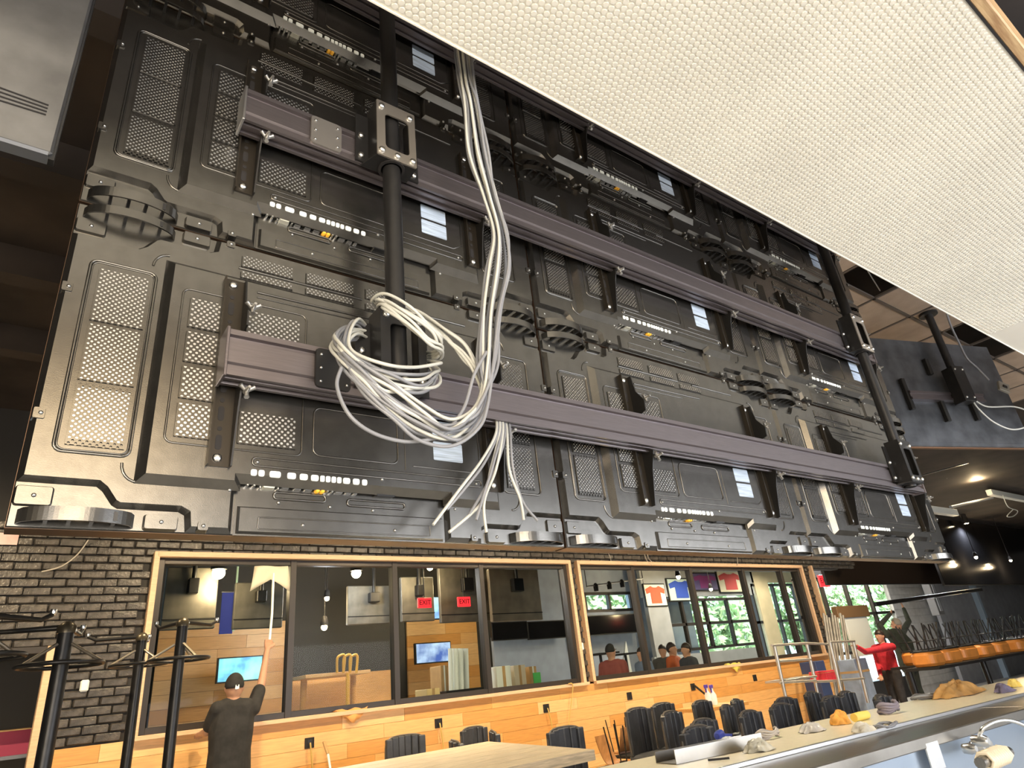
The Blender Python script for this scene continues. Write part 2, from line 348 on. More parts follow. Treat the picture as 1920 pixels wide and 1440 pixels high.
EY = 9.4
kind(MB().box((PY(1845, 1140, 8.9).x, 8.95, 0), (PY(1845, 1140, 8.9).x + .16, 9.1, 4.4)).build('trim_6', mat('pale blue mullion', (.35, .45, .55), .4)))
kind(MB().box((PY(1662, 1100, EY).x, EY, 0), (PY(1757, 1100, EY).x + .1, EY + .1, 4.4)).build('wall_pale_block', WBRICK))
kind(MB().box((PY(1757, 1100, EY - .3).x - .5, EY - .3, 0), (36, EY - .2, 4.4)).build('wall_grey_panel', mat('slate wall', (.30, .31, .335), .6, 0, .1, 4)))
kind(MB().box((PY(1520, 1100, EY).x, EY, PY(1600, 1086, EY).z), (PY(1662, 1100, EY).x, EY + .1, 4.4)).build('wall_header_3', BLK))
kind(MB().box((PY(1520, 1100, EY).x, EY, 0), (PY(1662, 1100, EY).x, EY + .1, .5)).build('wall_knee_2', BLK))
for r in range(20):                                   # raised block courses of the pale wall
    MB().bbox((PY(1662, 1100, EY).x, EY - .012, .2 + r * .2), (PY(1757, 1100, EY).x + .1, EY, .39 + r * .2), .004).build('block_course', WBRICK, bpy.data.objects['wall_pale_block'])
def ext_window(name, px0, py0, px1, py1, y, nx, nz):
    a, b = PY(px0, py1, y), PY(px1, py0, y); w = kind(empty(name, (0, y, 0))); t = .035
    for i in range(nx + 1): x = a.x + (b.x - a.x) * i / nx; MB().box((x - t, -.02, a.z), (x + t, .08, b.z)).build('mullion', FRAME, w)
    for i in range(nz + 1): z = a.z + (b.z - a.z) * i / nz; MB().box((a.x - t, -.02, z - t), (b.x + t, .08, z + t)).build('transom', FRAME, w)
    MB().box((a.x, .02, a.z), (b.x, .03, b.z)).build('pane', GLASS, w)
ext_window('window_4', 1248, 1122, 1400, 1222, 12.02, 4, 2)
ext_window('window_5', 1442, 1096, 1522, 1240, 12.02, 3, 2)
ext_window('window_6', 1530, 1086, 1660, 1232, EY + .02, 4, 2)
# exterior ground, trees
kind(MB().box((-10, 13.3, -.3), (60, 60, -.05)).build('ground_outside', mat('pale pavement', (.5, .5, .48), .8)))
lf = MB()
for k in range(1500):
    th, ph_ = rnd(0, 6.283), math.acos(rnd(-1, 1)); rr = rnd(.55, 1) ** .5 * (1 + .25 * math.sin(5 * th) * math.sin(4 * ph_))
    c = Vector((rr * math.sin(ph_) * math.cos(th), rr * math.sin(ph_) * math.sin(th), rr * math.cos(ph_))); a = Vector((rnd(-1, 1), rnd(-1, 1), rnd(-1, 1))).normalized(); b = a.orthogonal().normalized()
    s = rnd(.08, .16); lf.add([c + a * s, c + b * s * .6, c - a * s, c - b * s * .6], [(0, 1, 2, 3)])
lme = lf.mesh('foliage'); lme.materials.append(LEAF); tm = MB().tube([(0, 0, -2.6), (.05, 0, -1.2), (0, 0, 0)], [.14, .1, .06]).mesh('trunk'); tm.materials.append(mat('bark', (.12, .08, .05), .9))
for k, (px, py, y, s) in enumerate(((1140, 1128, 19, 2.0), (1310, 1165, 25, 2.8), (1395, 1160, 33, 3.2), (1490, 1140, 17, 1.6), (1575, 1150, 16.5, 1.2), (1632, 1140, 19, 1.6))):
    c = PY(px, py, y); t = empty('street_tree', (c.x, y, 0), 0, 'sunlit green tree outside, %s counted from the left through the glass' % ORD[k], 'tree', 'trees outside the windows')
    f = inst(lme, 'foliage', t, (0, 0, c.z)); f.scale = (s, s * .8, s); u = inst(tm, 'trunk', t, (0, 0, c.z)); u.scale = (1, 1, c.z / 2.6)
ext_window('window_7', 1100, 1112, 1182, 1146, FY + .1, 2, 1)
# ================================================================== video wall: nine displays seen from behind
X0, Z0, DW, DH, TY = -0.037, H + 0.312, 1.21, 0.683, 1.326
L = lambda a, b, c: (a, -c, b)                        # (u, v, w toward camera) to local xyz
def perf(u0, v0, u1, v1, pitch, dia, w):
    mb = MB(); nc = int((u1 - u0) / pitch); du = (u1 - u0) / (nc + .5); nr = max(2, int((v1 - v0) / (pitch / 2))); dv = (v1 - v0) / nr; r = dia / 2
    for i in range(nr):
        va, vb = v0 + i * dv, v0 + (i + 1) * dv; o = u0 + (i % 2) * du / 2
        e = (u0 + nc * du, u1) if i % 2 == 0 else (u0, u0 + du / 2)
        mb.add([L(e[0], va, w), L(e[1], va, w), L(e[1], vb, w), L(e[0], vb, w)], [(0, 1, 2, 3)])
        for j in range(nc):
            ua, ub = o + j * du, o + (j + 1) * du; cu, cv = (ua + ub) / 2, (va + vb) / 2
            out = [(ub, cv), (ub, vb), (cu, vb), (ua, vb), (ua, cv), (ua, va), (cu, va), (ub, va)]
            inn = [(cu + r * math.cos(k * math.pi / 4), cv + r * math.sin(k * math.pi / 4)) for k in range(8)]
            mb.add([L(a, b, w) for a, b in out] + [L(a, b, w) for a, b in inn] + [L(a, b, w - .0012) for a, b in inn],
                   [(k, (k + 1) % 8, 8 + (k + 1) % 8, 8 + k) for k in range(8)] + [(8 + k, 8 + (k + 1) % 8, 16 + (k + 1) % 8, 16 + k) for k in range(8)])
    return mb
def bead(mb, pts, w, r=.0028, closed=True): mb.tube([L(a, b, w) for a, b in pts], r, 6, closed)
disp = empty('video_wall_display')
MB().box(L(0, 0, -.05), L(DW - .003, DH - .003, -.002)).build('bezel', BEZ, disp); MB().box(L(.002, .002, -.054), L(DW - .005, DH - .005, -.05)).build('screen', mat('unlit screen glass', (.008, .008, .009), .1), disp)
wa, wc = 0.016, 0.034                                 # levels of the pressed cover
half = [(0.002, .078), (.118, .078), (.128, .070), (.145, .046), (.155, .040), (.255, .040), (.266, .034), (.270, .002)]
A = half + [(.352, .002), (.352, .107), (.835, .107), (.835, .002)] + [(DW - .003 - u, v) for u, v in half[::-1]]
A = A + [(u, DH - .003 - v) for u, v in [(DW - .003 - a, b) for a, b in half]] + [(u, DH - .003 - v) for u, v in half[::-1]]
Cp = [(.181, .093), (.352, .093), (.352, .108), (.835, .108), (.835, .093), (.985, .093), (.985, .575), (.181, .575)]
cv = MB(); cv.prism([(0.0005, .0005), (DW - .0035, .0005), (DW - .0035, DH - .0035), (.0005, DH - .0035)], -.002, .002, .002, L)
cv.prism(A, .002, wa, .009, L); cv.prism(offset([tuple(p) for p in Cp], -.008), wa, wc, .016, L)
bead(cv, rrect(.042, .134, .160, .541, .014), wa + .0005); bead(cv, rrect(.046, .138, .156, .537, .012), wa + .0003, .0016)
bead(cv, rrect(1.012, .134, 1.135, .541, .014), wa + .0005)
bead(cv, rrect(.499, .171, .701, .283, .016), wc + .0003, .0022); bead(cv, rrect(.211, .165, .474, .512, .014), wc + .0002, .0022)
bead(cv, rrect(.375, .135, .93, .152, .0075), wc + .0003, .0022)
bead(cv, [(.36, .545), (.70, .548)], wc, .003, False); bead(cv, [(.36, .532), (.60, .534)], wc, .002, False); bead(cv, [(.32, .611), (.62, .611)], wa, .0035, False); bead(cv, [(.70, .611), (.93, .611)], wa, .0035, False)
bead(cv, [(.74, .171), (.90, .171), (.93, .19), (.93, .3)], wc, .002, False); bead(cv, [(.72, .16), (.72, .28)], wc, .0012, False)
for sx in (0, 1):                                     # curved relief near the corners
    for vy in (.11, DH - .11):
        s_ = 1 if vy < .3 else -1; arc = [(.150 + .028 * (1 - math.cos(t)), vy + s_ * (.012 - .034 * math.sin(t))) for t in (k * math.pi / 12 for k in range(7))]
        bead(cv, [(DW - a, b) if sx else (a, b) for a, b in arc], wa, .0028, False)
cv.build('rear_cover', TV, disp)
# connector recess under the centre
rc = MB(); rc.box(L(.355, .0, .0), L(.832, .104, .004)); rc.prism([(.36, .003), (.828, .003), (.828, .058), (.36, .058)], .004, .012, .004, L)
bead(rc, rrect(.43, .078, .54, .092, .006), .005, .0025); bead(rc, rrect(.59, .074, .73, .088, .006), .005, .0025); bead(rc, rrect(.40, .012, .79, .036, .003), .012, .0014)
rc.build('connector_recess', TV, disp)
MB().bbox(L(.655, .098, .004), L(.70, .106, .016), .002).build('cable_clip', TVD, disp)
def strip(u0, u1, v0, v1, w0, w1, nm, m, c=.002): return MB().prism(rrect(u0, v0, u1, v1, min(u1 - u0, v1 - v0) * .3, 2), w0, w1, c, L).build(nm, m, disp)
for a, b in ((.373, .386), (.388, .401), (.410, .4336), (.446, .465), (.472, .490), (.496, .5134), (.516, .527), (.5285, .5395), (.541, .552), (.5535, .5643), (.567, .584), (.5895, .606), (.611, .624)):
    strip(a, b, .1135, .1275, wc - .001, wc + .0015, 'port_tab', WHITEP, .0008)
strip(.403, .430, .095, .107, .004, .016, 'serial_port', mat('serial port shell', (.75, .75, .66), .3, .6))
for a in (.397, .433): strip(a, a + .005, .095, .107, .004, .014, 'port_screw', BOLT, .001)
for a, b in ((.443, .459), (.469, .485), (.492, .509), (.560, .577), (.583, .597), (.602, .611)): strip(a, b, .0985, .104, .004, .012, 'socket', ALU, .001)
for a, m_ in ((.374, BOLT), (.387, BOLT), (.519, ORANGEP), (.530, ORANGEP), (.541, BOLT), (.551, BOLT)):
    r = .0052 if m_ is ORANGEP else .003; MB().lathe([(r, 0), (r, .012), (r * .6, .014)], L(a, .100, .003), 10, 'y').build('jack', m_, disp)
def vent(u0, v0, u1, v1, pitch, dia, w, mg=.012):
    v = perf(u0, v0, u1, v1, pitch, dia, w + .0035).build('vent_panel', TV, disp)
    e = MB(); e.box(L(u0 + .002, v0 + mg, w + .0002), L(u1 - .004, v1 - mg * .6, w + .0022)); e.build('vent_backing', ALU, v)
for k in range(3):
    v0 = .147 + k * .128; vent(.058, v0, .150, v0 + .121, .0103, .0047, wa, .012 if k == 0 else .002); vent(1.026, v0, 1.118, v0 + .121, .0103, .0040, wa, .004)
for k in range(4):
    v0 = .178 + k * .081; vent(.226, v0, .290, v0 + .072, .0125, .0058, wc, .003)
    if k != 1: vent(.342, v0, .462, v0 + .072, .0125, .0058, wc, .003)
for a, b in ((.325, .445), (.475, .60), (.63, .75)):
    vent(a, .586, b, .604, .0103, .0044, wa, .002); vent(a, .617, b, .648, .0103, .0044, wa, .002)
# handles: bent straps at the four corners
for sx in (0, 1):
    for top in (0, 1):
        mb = MB(); vb = (.648, .668) if top else (.006, .030); k = 24; pr = []
        for i in range(k + 1):
            t = i / k; pr.append((.012 + .172 * t, .004 + .040 * math.sin(math.pi * t) ** .45))
        vs, fs = [], []
        for u, w in pr:
            u = DW - u if sx else u
            vs += [L(u, vb[0], w), L(u, vb[1], w), L(u, vb[1], w - .004), L(u, vb[0], w - .004)]
        for i in range(k):
            for j in range(4): fs.append((i * 4 + j, i * 4 + (j + 1) % 4, i * 4 + 4 + (j + 1) % 4, i * 4 + 4 + j))
        mb.add(vs, fs, False); h = mb.build('handle', TV, disp)
        for q in range(4): u = .05 + .033 * q; MB().box(L(DW - u if sx else u, vb[0] + .004, .0), L((DW - u if sx else u) + .006, vb[1] - .004, .036)).build('handle_rib', TVD, h)
# screw pads, tabs, screws
sc = []
for sx in (0, 1):
    for top in (0, 1):
        for (u0, v0, u1, v1, w) in ((.002, .036, .058, .073, .008), (.198, .002, .257, .033, .012), (.286, .001, .31, .023, wa + .003)):
            if sx: u0, u1 = DW - .003 - u1, DW - .003 - u0
            if top: v0, v1 = DH - .003 - v1, DH - .003 - v0
            MB().prism(rrect(u0, v0, u1, v1, .006, 3), .001, w, .003, L).build('screw_pad', TV, disp); sc.append(((u0 + u1) / 2, (v0 + v1) / 2, w))
    for v in (.200, .466):
        a = .001 if not sx else DW - .027; MB().prism(rrect(a, v - .013, a + .023, v + .013, .005, 3), .001, wa + .003, .003, L).build('screw_tab', TV, disp); sc.append((a + .014, v, wa + .003))
sc += [(.34, .086, wa), (.385, .143, wc), (.66, .131, wc), (.915, .143, wc), (.86, .08, wa), (.44, .070, .005), (.55, .068, .005), (.65, .066, .005), (.49, .024, .012), (.70, .022, .012)]
sm = MB().lathe([(.0038, 0), (.0038, .0015), (.0024, .003), (.0008, .0034)], (0, 0, 0), 8, 'y').mesh('screw'); sm.materials.append(mat('dull screw steel', (.42, .42, .41), .3, 1.0))
for u, v, w in sc: inst(sm, 'screw', disp, L(u, v, w))
for v0 in (.193, .248): MB().prism(rrect(.797, v0, .880, v0 + .048, .003, 2), wc, wc + .0008, 0, L).build('sticker', STICK, disp)
# ---- mounting arms
ch = MB(); ch.box(L(0, .125, wc), L(.045, .56, wc + .003)); ch.box(L(0, .125, wc), L(.003, .56, wc + .016)); arm = ch.build('mounting_arm', mat('warm tinted black steel', (.040, .033, .025), .36, .6), disp, (.288, 0, 0))  # black steel, its brown tint stands for warm light on it
wp = MB(); wp.prism([(wc + .003, .125), (wc + .016, .125), (.068, .235), (.084, .29), (.084, .325), (.066, .33), (.066, .42), (.086, .425), (.088, .46), (.06, .50), (wc + .016, .56), (wc + .003, .56)], 0.042, 0.0455, 0, lambda a, b, c: (c, -a, b))
wp.build('web_plate', ARMM, arm)
sl_ = MB().prism(rrect(-.006, -.016, .006, .016, .0055, 3), 0, .0006, 0, L).mesh('slot'); sl_.materials.append(BLK)
ho = MB().lathe([(.005, 0), (.005, .0007)], (0, 0, 0), 8, 'y').mesh('bolt_hole'); ho.materials.append(BLK)
for k in range(6): inst(sl_, 'slot', arm, L(.019, .175 + k * .062, wc + .003)); inst(ho, 'bolt_hole', arm, L(.019, .204 + k * .062, wc + .003))
bt = MB().lathe([(.009, 0), (.009, .003), (.0065, .006), (.003, .007)], (0, 0, 0), 10, 'y').mesh('bolt'); bt.materials.append(BOLT)
for v in (.142, .545): inst(bt, 'bolt', arm, L(.019, v, wc + .003))
wn = MB(); wn.lathe([(.006, 0), (.0055, .012), (.003, .03)], (0, 0, 0), 8, 'y')
for k in range(3): a = k * 2.094 + .5; wn.tube([(0, -.008, 0), (.010 * math.cos(a), -.011, .010 * math.sin(a)), (.017 * math.cos(a), -.014, .017 * math.sin(a))], [.005, .0045, .0055], 6)
wm = wn.mesh('wing_nut'); wm.materials.append(mat('cast zinc', (.5, .49, .47), .35, .9))
for v, w in ((.272, .090), (.468, .088)): inst(wm, 'wing_nut', arm, L(.052, v, w - .01))
a_ = copy_tree(arm, disp); a_.location = (.945, 0, 0)
cn = ['left', 'middle', 'right']; rn = ['bottom', 'middle', 'top']
DSP = {}; disp.scale = (.9945, 1, .9935)
for r in range(3):
    for c in range(3):
        d = disp if (r, c) == (0, 0) else copy_tree(disp); DSP[r, c] = d; d.location = (X0 + c * DW, TY, Z0 + r * DH)
        tag(d, 'black display seen from behind, %s column of the %s row of the video wall' % (cn[c], rn[r]), 'display', 'displays of the video wall')
# ---- rails: plum aluminium extrusions
RX0, RX1 = .255, 3.30; RYF, RYB = 1.214, 1.268
prof = [(RYF, 0), (RYF, .016), (RYF + .008, .018), (RYF + .008, .026), (RYF + .003, .030), (RYF + .003, .078), (RYF + .009, .081), (RYF + .009, .088), (RYF, .090), (RYF, .102), (RYB, .102), (RYB, 0), (RYB - .009, 0), (RYB - .011, .009), (RYB - .024, .009), (RYB - .026, 0), (RYB - .036, 0), (RYB - .038, .009), (RYF + .010, .009), (RYF + .008, 0)]
for k in range(3):
    z = H + .600 + .674 * k
    e = empty('mounting_rail', (0, 0, z), 0, 'long plum grey aluminium rail carrying the %s row of displays' % rn[k], 'rail', 'rails of the video wall')
    x0 = RX0 - .012 * k
    MB().prism(prof, x0, RX1, 0, lambda a, b, c: (c, a, b)).build('extrusion', RAILM, e)
    MB().bbox((x0 - .006, RYF - .004, -.004), (x0, RYB + .004, .106), .001).build('end_cap', ALU if k == 1 else RAILM, e); MB().bbox((RX1, RYF - .004, -.004), (RX1 + .006, RYB + .004, .106), .001).build('end_cap', RAILM, e)
    for xp in ((.40,) if k < 2 else ()):
        pl = MB().prism(rrect(xp + (.0 if k else .03), .004, xp + (.082 if k else .11), .098, .01, 3), 0, .005, .001, lambda a, b, c: (a, RYF - c, b)).build('splice_plate', mat('steel splice plate', (.30, .28, .26), .42, .8) if k else STEEL, e)
        for i in (0, 1):
            for j in range(3): inst(sm, 'screw', pl, (xp + (.0 if k else .03) + .012 + i * .058, RYF - .005, .018 + j * .032))
# ---- ceiling poles and clamp boxes
PLY_ = 1.188
for k, xp in enumerate((.612, 3.105)):
    e = empty('ceiling_pole', (xp, PLY_, H + .60), 0, 'black steel ceiling pole %s' % ('behind the white cable bundle' if k == 0 else 'at the right end of the video wall'), 'pole', 'poles of the video wall')
    MB().tube([(0, 0, .0), (0, 0, 1.5), (0, 0, 2.375)], .0235, 20).build('pipe', STEEL, e); MB().lathe([(.07, 2.36), (.07, 2.378), (.03, 2.375)], (0, 0, 0), 16).build('ceiling_flange', STEEL, e)
    for j in range(2):
        zb = H + (.612 + .655 * j); b = empty('pole_clamp_box', (xp, 0, zb), 0, 'black bolted clamp box on the %s pole, %s' % (('left', 'right')[k], ('wrapped in white cables' if k == 0 else 'lower one') if j == 0 else ('with bare window plate' if k == 0 else 'upper one')), 'clamp', 'clamp boxes on the poles')
        hw, fy, hh = .057, 1.152, .195
        fp = MB()                                      # front plate with a window
        o, i_ = rrect(-hw, 0, hw, hh, .004, 4), rrect(-hw + .024, .033, hw - .020, hh - .040, .012, 4); n = len(o)
        fp.add([(a, fy, b_) for a, b_ in o] + [(a, fy, b_) for a, b_ in i_] + [(a, fy + .004, b_) for a, b_ in i_] + [(a, fy + .004, b_) for a, b_ in o],
               [(q, n + q, n + (q + 1) % n, (q + 1) % n) for q in range(n)] + [(n + q, 2 * n + q, 2 * n + (q + 1) % n, n + (q + 1) % n) for q in range(n)] + [(q, (q + 1) % n, 3 * n + (q + 1) % n, 3 * n + q) for q in range(n)])
        fpo = fp.build('front_plate', mat('bare steel plate', (.42, .38, .33), .38, .85) if j == 1 else STEEL, b)
        sd = MB(); sd.box((-hw, fy + .004, 0), (-hw + .004, RYF, hh)); sd.box((hw - .004, fy + .004, 0), (hw, RYF, hh)); sd.prism([(-hw, fy + .004), (hw, fy + .004), (hw + .0, RYF), (-hw - .02, RYF)], -.001, .003, 0); sd.build('side_plates', STEEL, b)
        MB().lathe([(.036, -.004), (.036, .0), (.028, .0), (.028, -.004)], (0, PLY_, 0), 18).build('pole_collar', BLK, b)
        MB().box((-hw - .035, RYF - .006, .01), (-hw, RYF, hh - .02)).build('rail_flange', STEEL, b); MB().box((hw, RYF - .006, .01), (hw + .035, RYF, hh - .02)).build('rail_flange', STEEL, b)
        for a, c_ in ((-hw + .013, .018), (0, .016), (hw - .012, .018), (-hw + .014, hh - .02), (hw - .016, hh - .022)): inst(bt, 'bolt', b, (a, fy, c_))
        for a in (-hw - .02, hw + .02):
            for c_ in (.03, .10): inst(bt, 'bolt', b, (a, RYF - .006, c_))
# ================================================================== cables on the video wall
def cab(pts, m, r, label, group, n=8): return one('cable', MB().tube(smooth_path(pts, n), r, 8), m, label, 'cable', group)
def J(p, a): return p + Vector((rnd(-a, a), rnd(-a, a) * .6, rnd(-a, a) * .4))
CR = .0037
main = [(866, 60, 1.00), (870, 120, 1.01), (884, 200, 1.02), (897, 290, 1.03), (918, 370, 1.04), (936, 440, 1.05), (936, 505, 1.05), (922, 590, 1.05), (917, 680, 1.05)]
for k in range(12):
    o = Vector((-.030 + .0055 * (k * 5 % 12), rnd(-.022, .022), 0)); wob = [rnd(.45, 1.0) if i % 3 else rnd(.8, 1.25) for i in range(len(main))]
    pts = [PY(*q) + Vector((o.x * w_, o.y * w_, 0)) for q, w_ in zip(main, wob)]
    pts[0].z += .45
    dx = rnd(-8, 10); dy = -30 + k * 5.2
    pts += [PY(908 + dx, 745 + dy * .5, 1.05 + o.y), PY(885 + dx, 790 + dy * .6, 1.04 + o.y), PY(845 + dx, 812 + dy * .8, 1.03 + o.y), PY(790, 792 + dy, 1.02 + o.y * .5), PY(735, 752 + dy * 1.1, 1.02), PY(680 + dy * .3, 706 + dy, 1.03), PY(640 + dx * .6, 668 + dy * .7, 1.06), PY(632 + dx, 640 + dy * .5, 1.12), PY(655 + dx, 622 + dy * .4, 1.19), PY(690, 640, 1.235)]
    pts = [p_ + Vector((rnd(-.006, .006), rnd(-.008, .008), rnd(-.006, .006))) if i > 8 else p_ for i, p_ in enumerate(pts)]
    cab(pts, CABG if k % 3 else CABW, CR, 'grey white cable running down the video wall and round the lower clamp box', 'main cable bundle')
for k in range(7):                                    # short wrap in front of the lower clamp box
    d = (k - 3) * 8 + rnd(-2, 2); e = rnd(-7, 7)
    pts = [PY(690, 628 + d * .5, 1.235), PY(662 + e, 618 + d * .6, 1.17), PY(646 + e, 642 + d * .7, 1.10), PY(668, 680 + d * .8, 1.05), PY(722, 706 + d, 1.03), PY(780, 714 + d * .9, 1.04), PY(812 + e, 706 + d * .7, 1.08), PY(818 + e, 694 + d * .5, 1.13), PY(800, 686 + d * .3, 1.2)]
    pts = [p_ + Vector((rnd(-.007, .007), rnd(-.01, .01), rnd(-.009, .009))) for p_ in pts]
    cab(pts, CABG if k % 2 else CABW, CR, 'grey cable loop wrapped across the front of the lower clamp box', 'cables wrapped on the clamp box')
for k in range(7):                                    # upper wrap over the top corner of the box
    d = (k - 3) * 6
    pts = [PY(722, 586 + d * .4, 1.24), PY(708 + d * .3, 570 + d * .5, 1.17), PY(722, 568 + d * .8, 1.12), PY(765, 596 + d * 1.0, 1.09), PY(805, 628 + d, 1.09), PY(822 + k, 648 + d * .7, 1.11), PY(818 + k, 665 + d * .4, 1.15), PY(800, 668 + d * .3, 1.21)]
    pts = [p_ + Vector((rnd(-.006, .006), rnd(-.008, .008), rnd(-.006, .006))) for p_ in pts]
    cab(pts, CABW, CR, 'white cable slung over the top corner of the lower clamp box', 'white cables over the clamp box')
for k in range(5):
    d = (k - 2) * 7
    pts = [PY(752, 572 + d * .3, 1.22), PY(790, 592 + d * .6, 1.17), PY(838, 628 + d, 1.12), PY(872, 662 + d, 1.10), PY(900, 705 + d, 1.08), PY(904 - k, 735 + d, 1.07)]
    pts = [p_ + Vector((rnd(-.007, .007), rnd(-.008, .008), rnd(-.008, .008))) for p_ in pts]
    cab(pts, CABW, CR, 'white cable crossing from the pole to the hanging bundle', 'white cables from the pole')
cab([PY(*q) for q in ((640, 690, 1.05), (632, 725, 1.04), (655, 778, 1.03), (700, 812, 1.03), (760, 828, 1.03), (815, 822, 1.03), (838, 812, 1.03))], CABG, CR, 'single grey cable hanging lowest in a wide loop', None)
cab([PY(*q) for q in ((912, 660, 1.04), (890, 700, 1.03), (872, 760, 1.03), (850, 795, 1.03))], CABG, CR, 'single grey cable bowed left of the hanging bundle', None)
tails = [((930, 800), (905, 860), (860, 920), (812, 984)), ((933, 800), (908, 868), (868, 920), (838, 955)), ((936, 800), (920, 880), (905, 940), (842, 998)), ((939, 800), (925, 870), (908, 925), (893, 975)), ((942, 800), (930, 880), (908, 940), (912, 998)), ((946, 803), (936, 860), (915, 905), (880, 965)), ((950, 805), (955, 880), (975, 935), (982, 975)), ((956, 806), (962, 880), (980, 940), (1008, 976))]
for k, t in enumerate(tails):
    pts = [PY(*t[0], 1.262), PY(*t[0], 1.21) - Vector((0, 0, .012))] + [PY(*q, 1.20 + .006 * (k % 3)) for q in t[1:]]
    pts[0].z += .05
    cab(pts, CABW if k % 2 == 0 else CABG, CR * .95, 'cut cable end hanging below the lower rail, %s from the left' % ORD[k], 'cut cable ends')
# ================================================================== other hung displays
def slab_display(name, loc, rz, w, h, t, label, extra):
    e = empty(name, loc, rz, label, 'display'); m = mat('worn silver back panel', (.20, .20, .205), .33, .85, .25, 7)
    m2 = mat('dark slate back panel', (.10, .105, .115), .36, .6, .35, 6)
    MB().bbox((0, 0, 0), (w, t, h), .004).build('rear_panel', m if extra == 'vents' else m2, e); MB().box((-.004, t * .5, -.006), (w + .004, t + .008, h + .006)).build('screen_bezel', TVD if extra == 'vents' else mat('warm bezel edge', (.20, .10, .05), .35, .5), e)
    return e
# top left: worn silver display
e = slab_display('hung_display', (-1.45, 1.14, H + .938), 0, 1.365, .78, .018, 'worn silver display back at the upper left corner, with three pressed grooves', 'vents')
for k in range(4): MB().tube([(.9, -.001, .112 - k * .011), (1.25, -.001, .110 - k * .010), (1.342, -.001, .107 - k * .008)], .0014, 6).build('groove', BLK, e)
MB().box((0, -.010, -.014), (1.36, .016, -.006)).build('bottom_lip', mat('bluish steel lip', (.25, .27, .32), .3, .8), e)
MB().tube([(.7, .05, .75), (.7, .05, 1.9)], .024, 12).build('hanger_pipe', STEEL, e)
# right: slate display on its own pole, turned towards the room
dxy = Vector((.950, -.311, 0)).normalized(); rzd = math.atan2(dxy.y, dxy.x); RD = 1.88
o_ = PY(1693, 836, RD)
n_ = Vector((-dxy.y, dxy.x, 0)); rt = lambda px, py: Vector((0, 0, H)) + ray(px, py) * ((o_ - Vector((0, 0, H))).dot(n_) / ray(px, py).dot(n_))
rp = rt(1935, 833); tl = rt(1625, 634); wl = (rp - o_).dot(dxy); lft = (tl - o_).dot(dxy); hh = (rt(1780, 645) - o_).z
e = slab_display('hung_display', o_ + dxy * lft, rzd, wl - lft, hh, .04, 'dark slate display back on a pole at the right, cable dangling', 'slate')
def lr(px, py, off=0.0): p = rt(px, py) - (o_ + dxy * lft); return Vector((p.dot(dxy), -off, p.z))
MB().box((0, -.004, .03), (wl - lft, .0, .08)).build('lower_band', mat('dark slate back panel', (.10, .105, .115), .36), e)
e2 = empty('display_bracket', o_ + dxy * lft, rzd, 'black bracket with four arms behind the slate display at the right', 'bracket')
for (a, b) in (((1684, 712), (1705, 770)), ((1727, 675), (1750, 705)), ((1762, 750), (1772, 792)), ((1812, 735), (1828, 790))):
    p, q = lr(*a), lr(*b); MB().bbox((min(p.x, q.x), -.035, min(p.z, q.z)), (min(p.x, q.x) + .035, 0, max(p.z, q.z)), .004).build('bracket_arm', ARMM, e2)
p, q = lr(1695, 735), lr(1840, 760); zz = (p.z + q.z) / 2
MB().prism([(0, 0), (-.05, 0), (-.05, .02), (-.042, .022), (-.042, .05), (-.05, .052), (-.05, .07), (0, .07)], p.x, q.x, 0, lambda a, b, c: (c, a, b + zz - .035)).build('cross_rail', RAILM, e2)
p, q = lr(1755, 700), lr(1800, 765)
MB().bbox((p.x, -.14, q.z), (p.x + .12, -.04, p.z), .004).build('pole_box', STEEL, e2)
for i in (0, 1):
    for j in (0, 1): inst(bt, 'bolt', e2, (p.x + .02 + i * .08, -.14, q.z + .03 + j * (p.z - q.z - .06)))
pp = (o_ + dxy * lft) + dxy * (p.x + .06) - n_ * .09
zb = o_.z + q.z + .03
e3 = empty('ceiling_pole', (pp.x, pp.y, zb), 0, 'black ceiling pole carrying the slate display at the right', 'pole')
MB().tube([(0, 0, 0), (0, 0, 3.83 - zb)], .028, 16).build('pipe', STEEL, e3); MB().lathe([(.07, 3.80 - zb), (.07, 3.82 - zb)], (0, 0, 0), 14).build('ceiling_flange', STEEL, e3)
one('display_cable', MB().tube(smooth_path([rt(*q) - n_ * .15 for q in ((1742, 590), (1752, 625), (1768, 660), (1782, 688), (1800, 705), (1822, 728))]), .008), CABG, 'grey cable taped along the right display pole', 'cable')
one('display_cable', MB().tube(smooth_path([rt(*q) - n_ * .1 for q in ((1806, 760), (1830, 772), (1880, 772), (1910, 785), (1905, 806), (1875, 814), (1840, 800), (1812, 775), (1802, 760))]), .006), CABW, 'thin white cable looping under the right display bracket', 'cable')
e4 = empty('junction_plate', (0, 0, 0), 0, 'small grey metal box dangling from a cable beside the right display bracket', 'box')
c0 = rt(1846, 742) - n_ * .16
MB().bbox((-.05, -.012, -.04), (.05, .012, .04), .004).xf(Matrix.Translation(c0) @ Matrix.Rotation(rzd, 4, 'Z') @ Matrix.Rotation(.35, 4, 'Y')).build('plate', mat('grey box metal', (.32, .30, .26), .5, .4), e4)
MB().bbox((-.02, -.02, -.012), (.02, -.012, .012), .003).xf(Matrix.Translation(c0) @ Matrix.Rotation(rzd, 4, 'Z') @ Matrix.Rotation(.35, 4, 'Y')).build('latch', STEEL, e4)
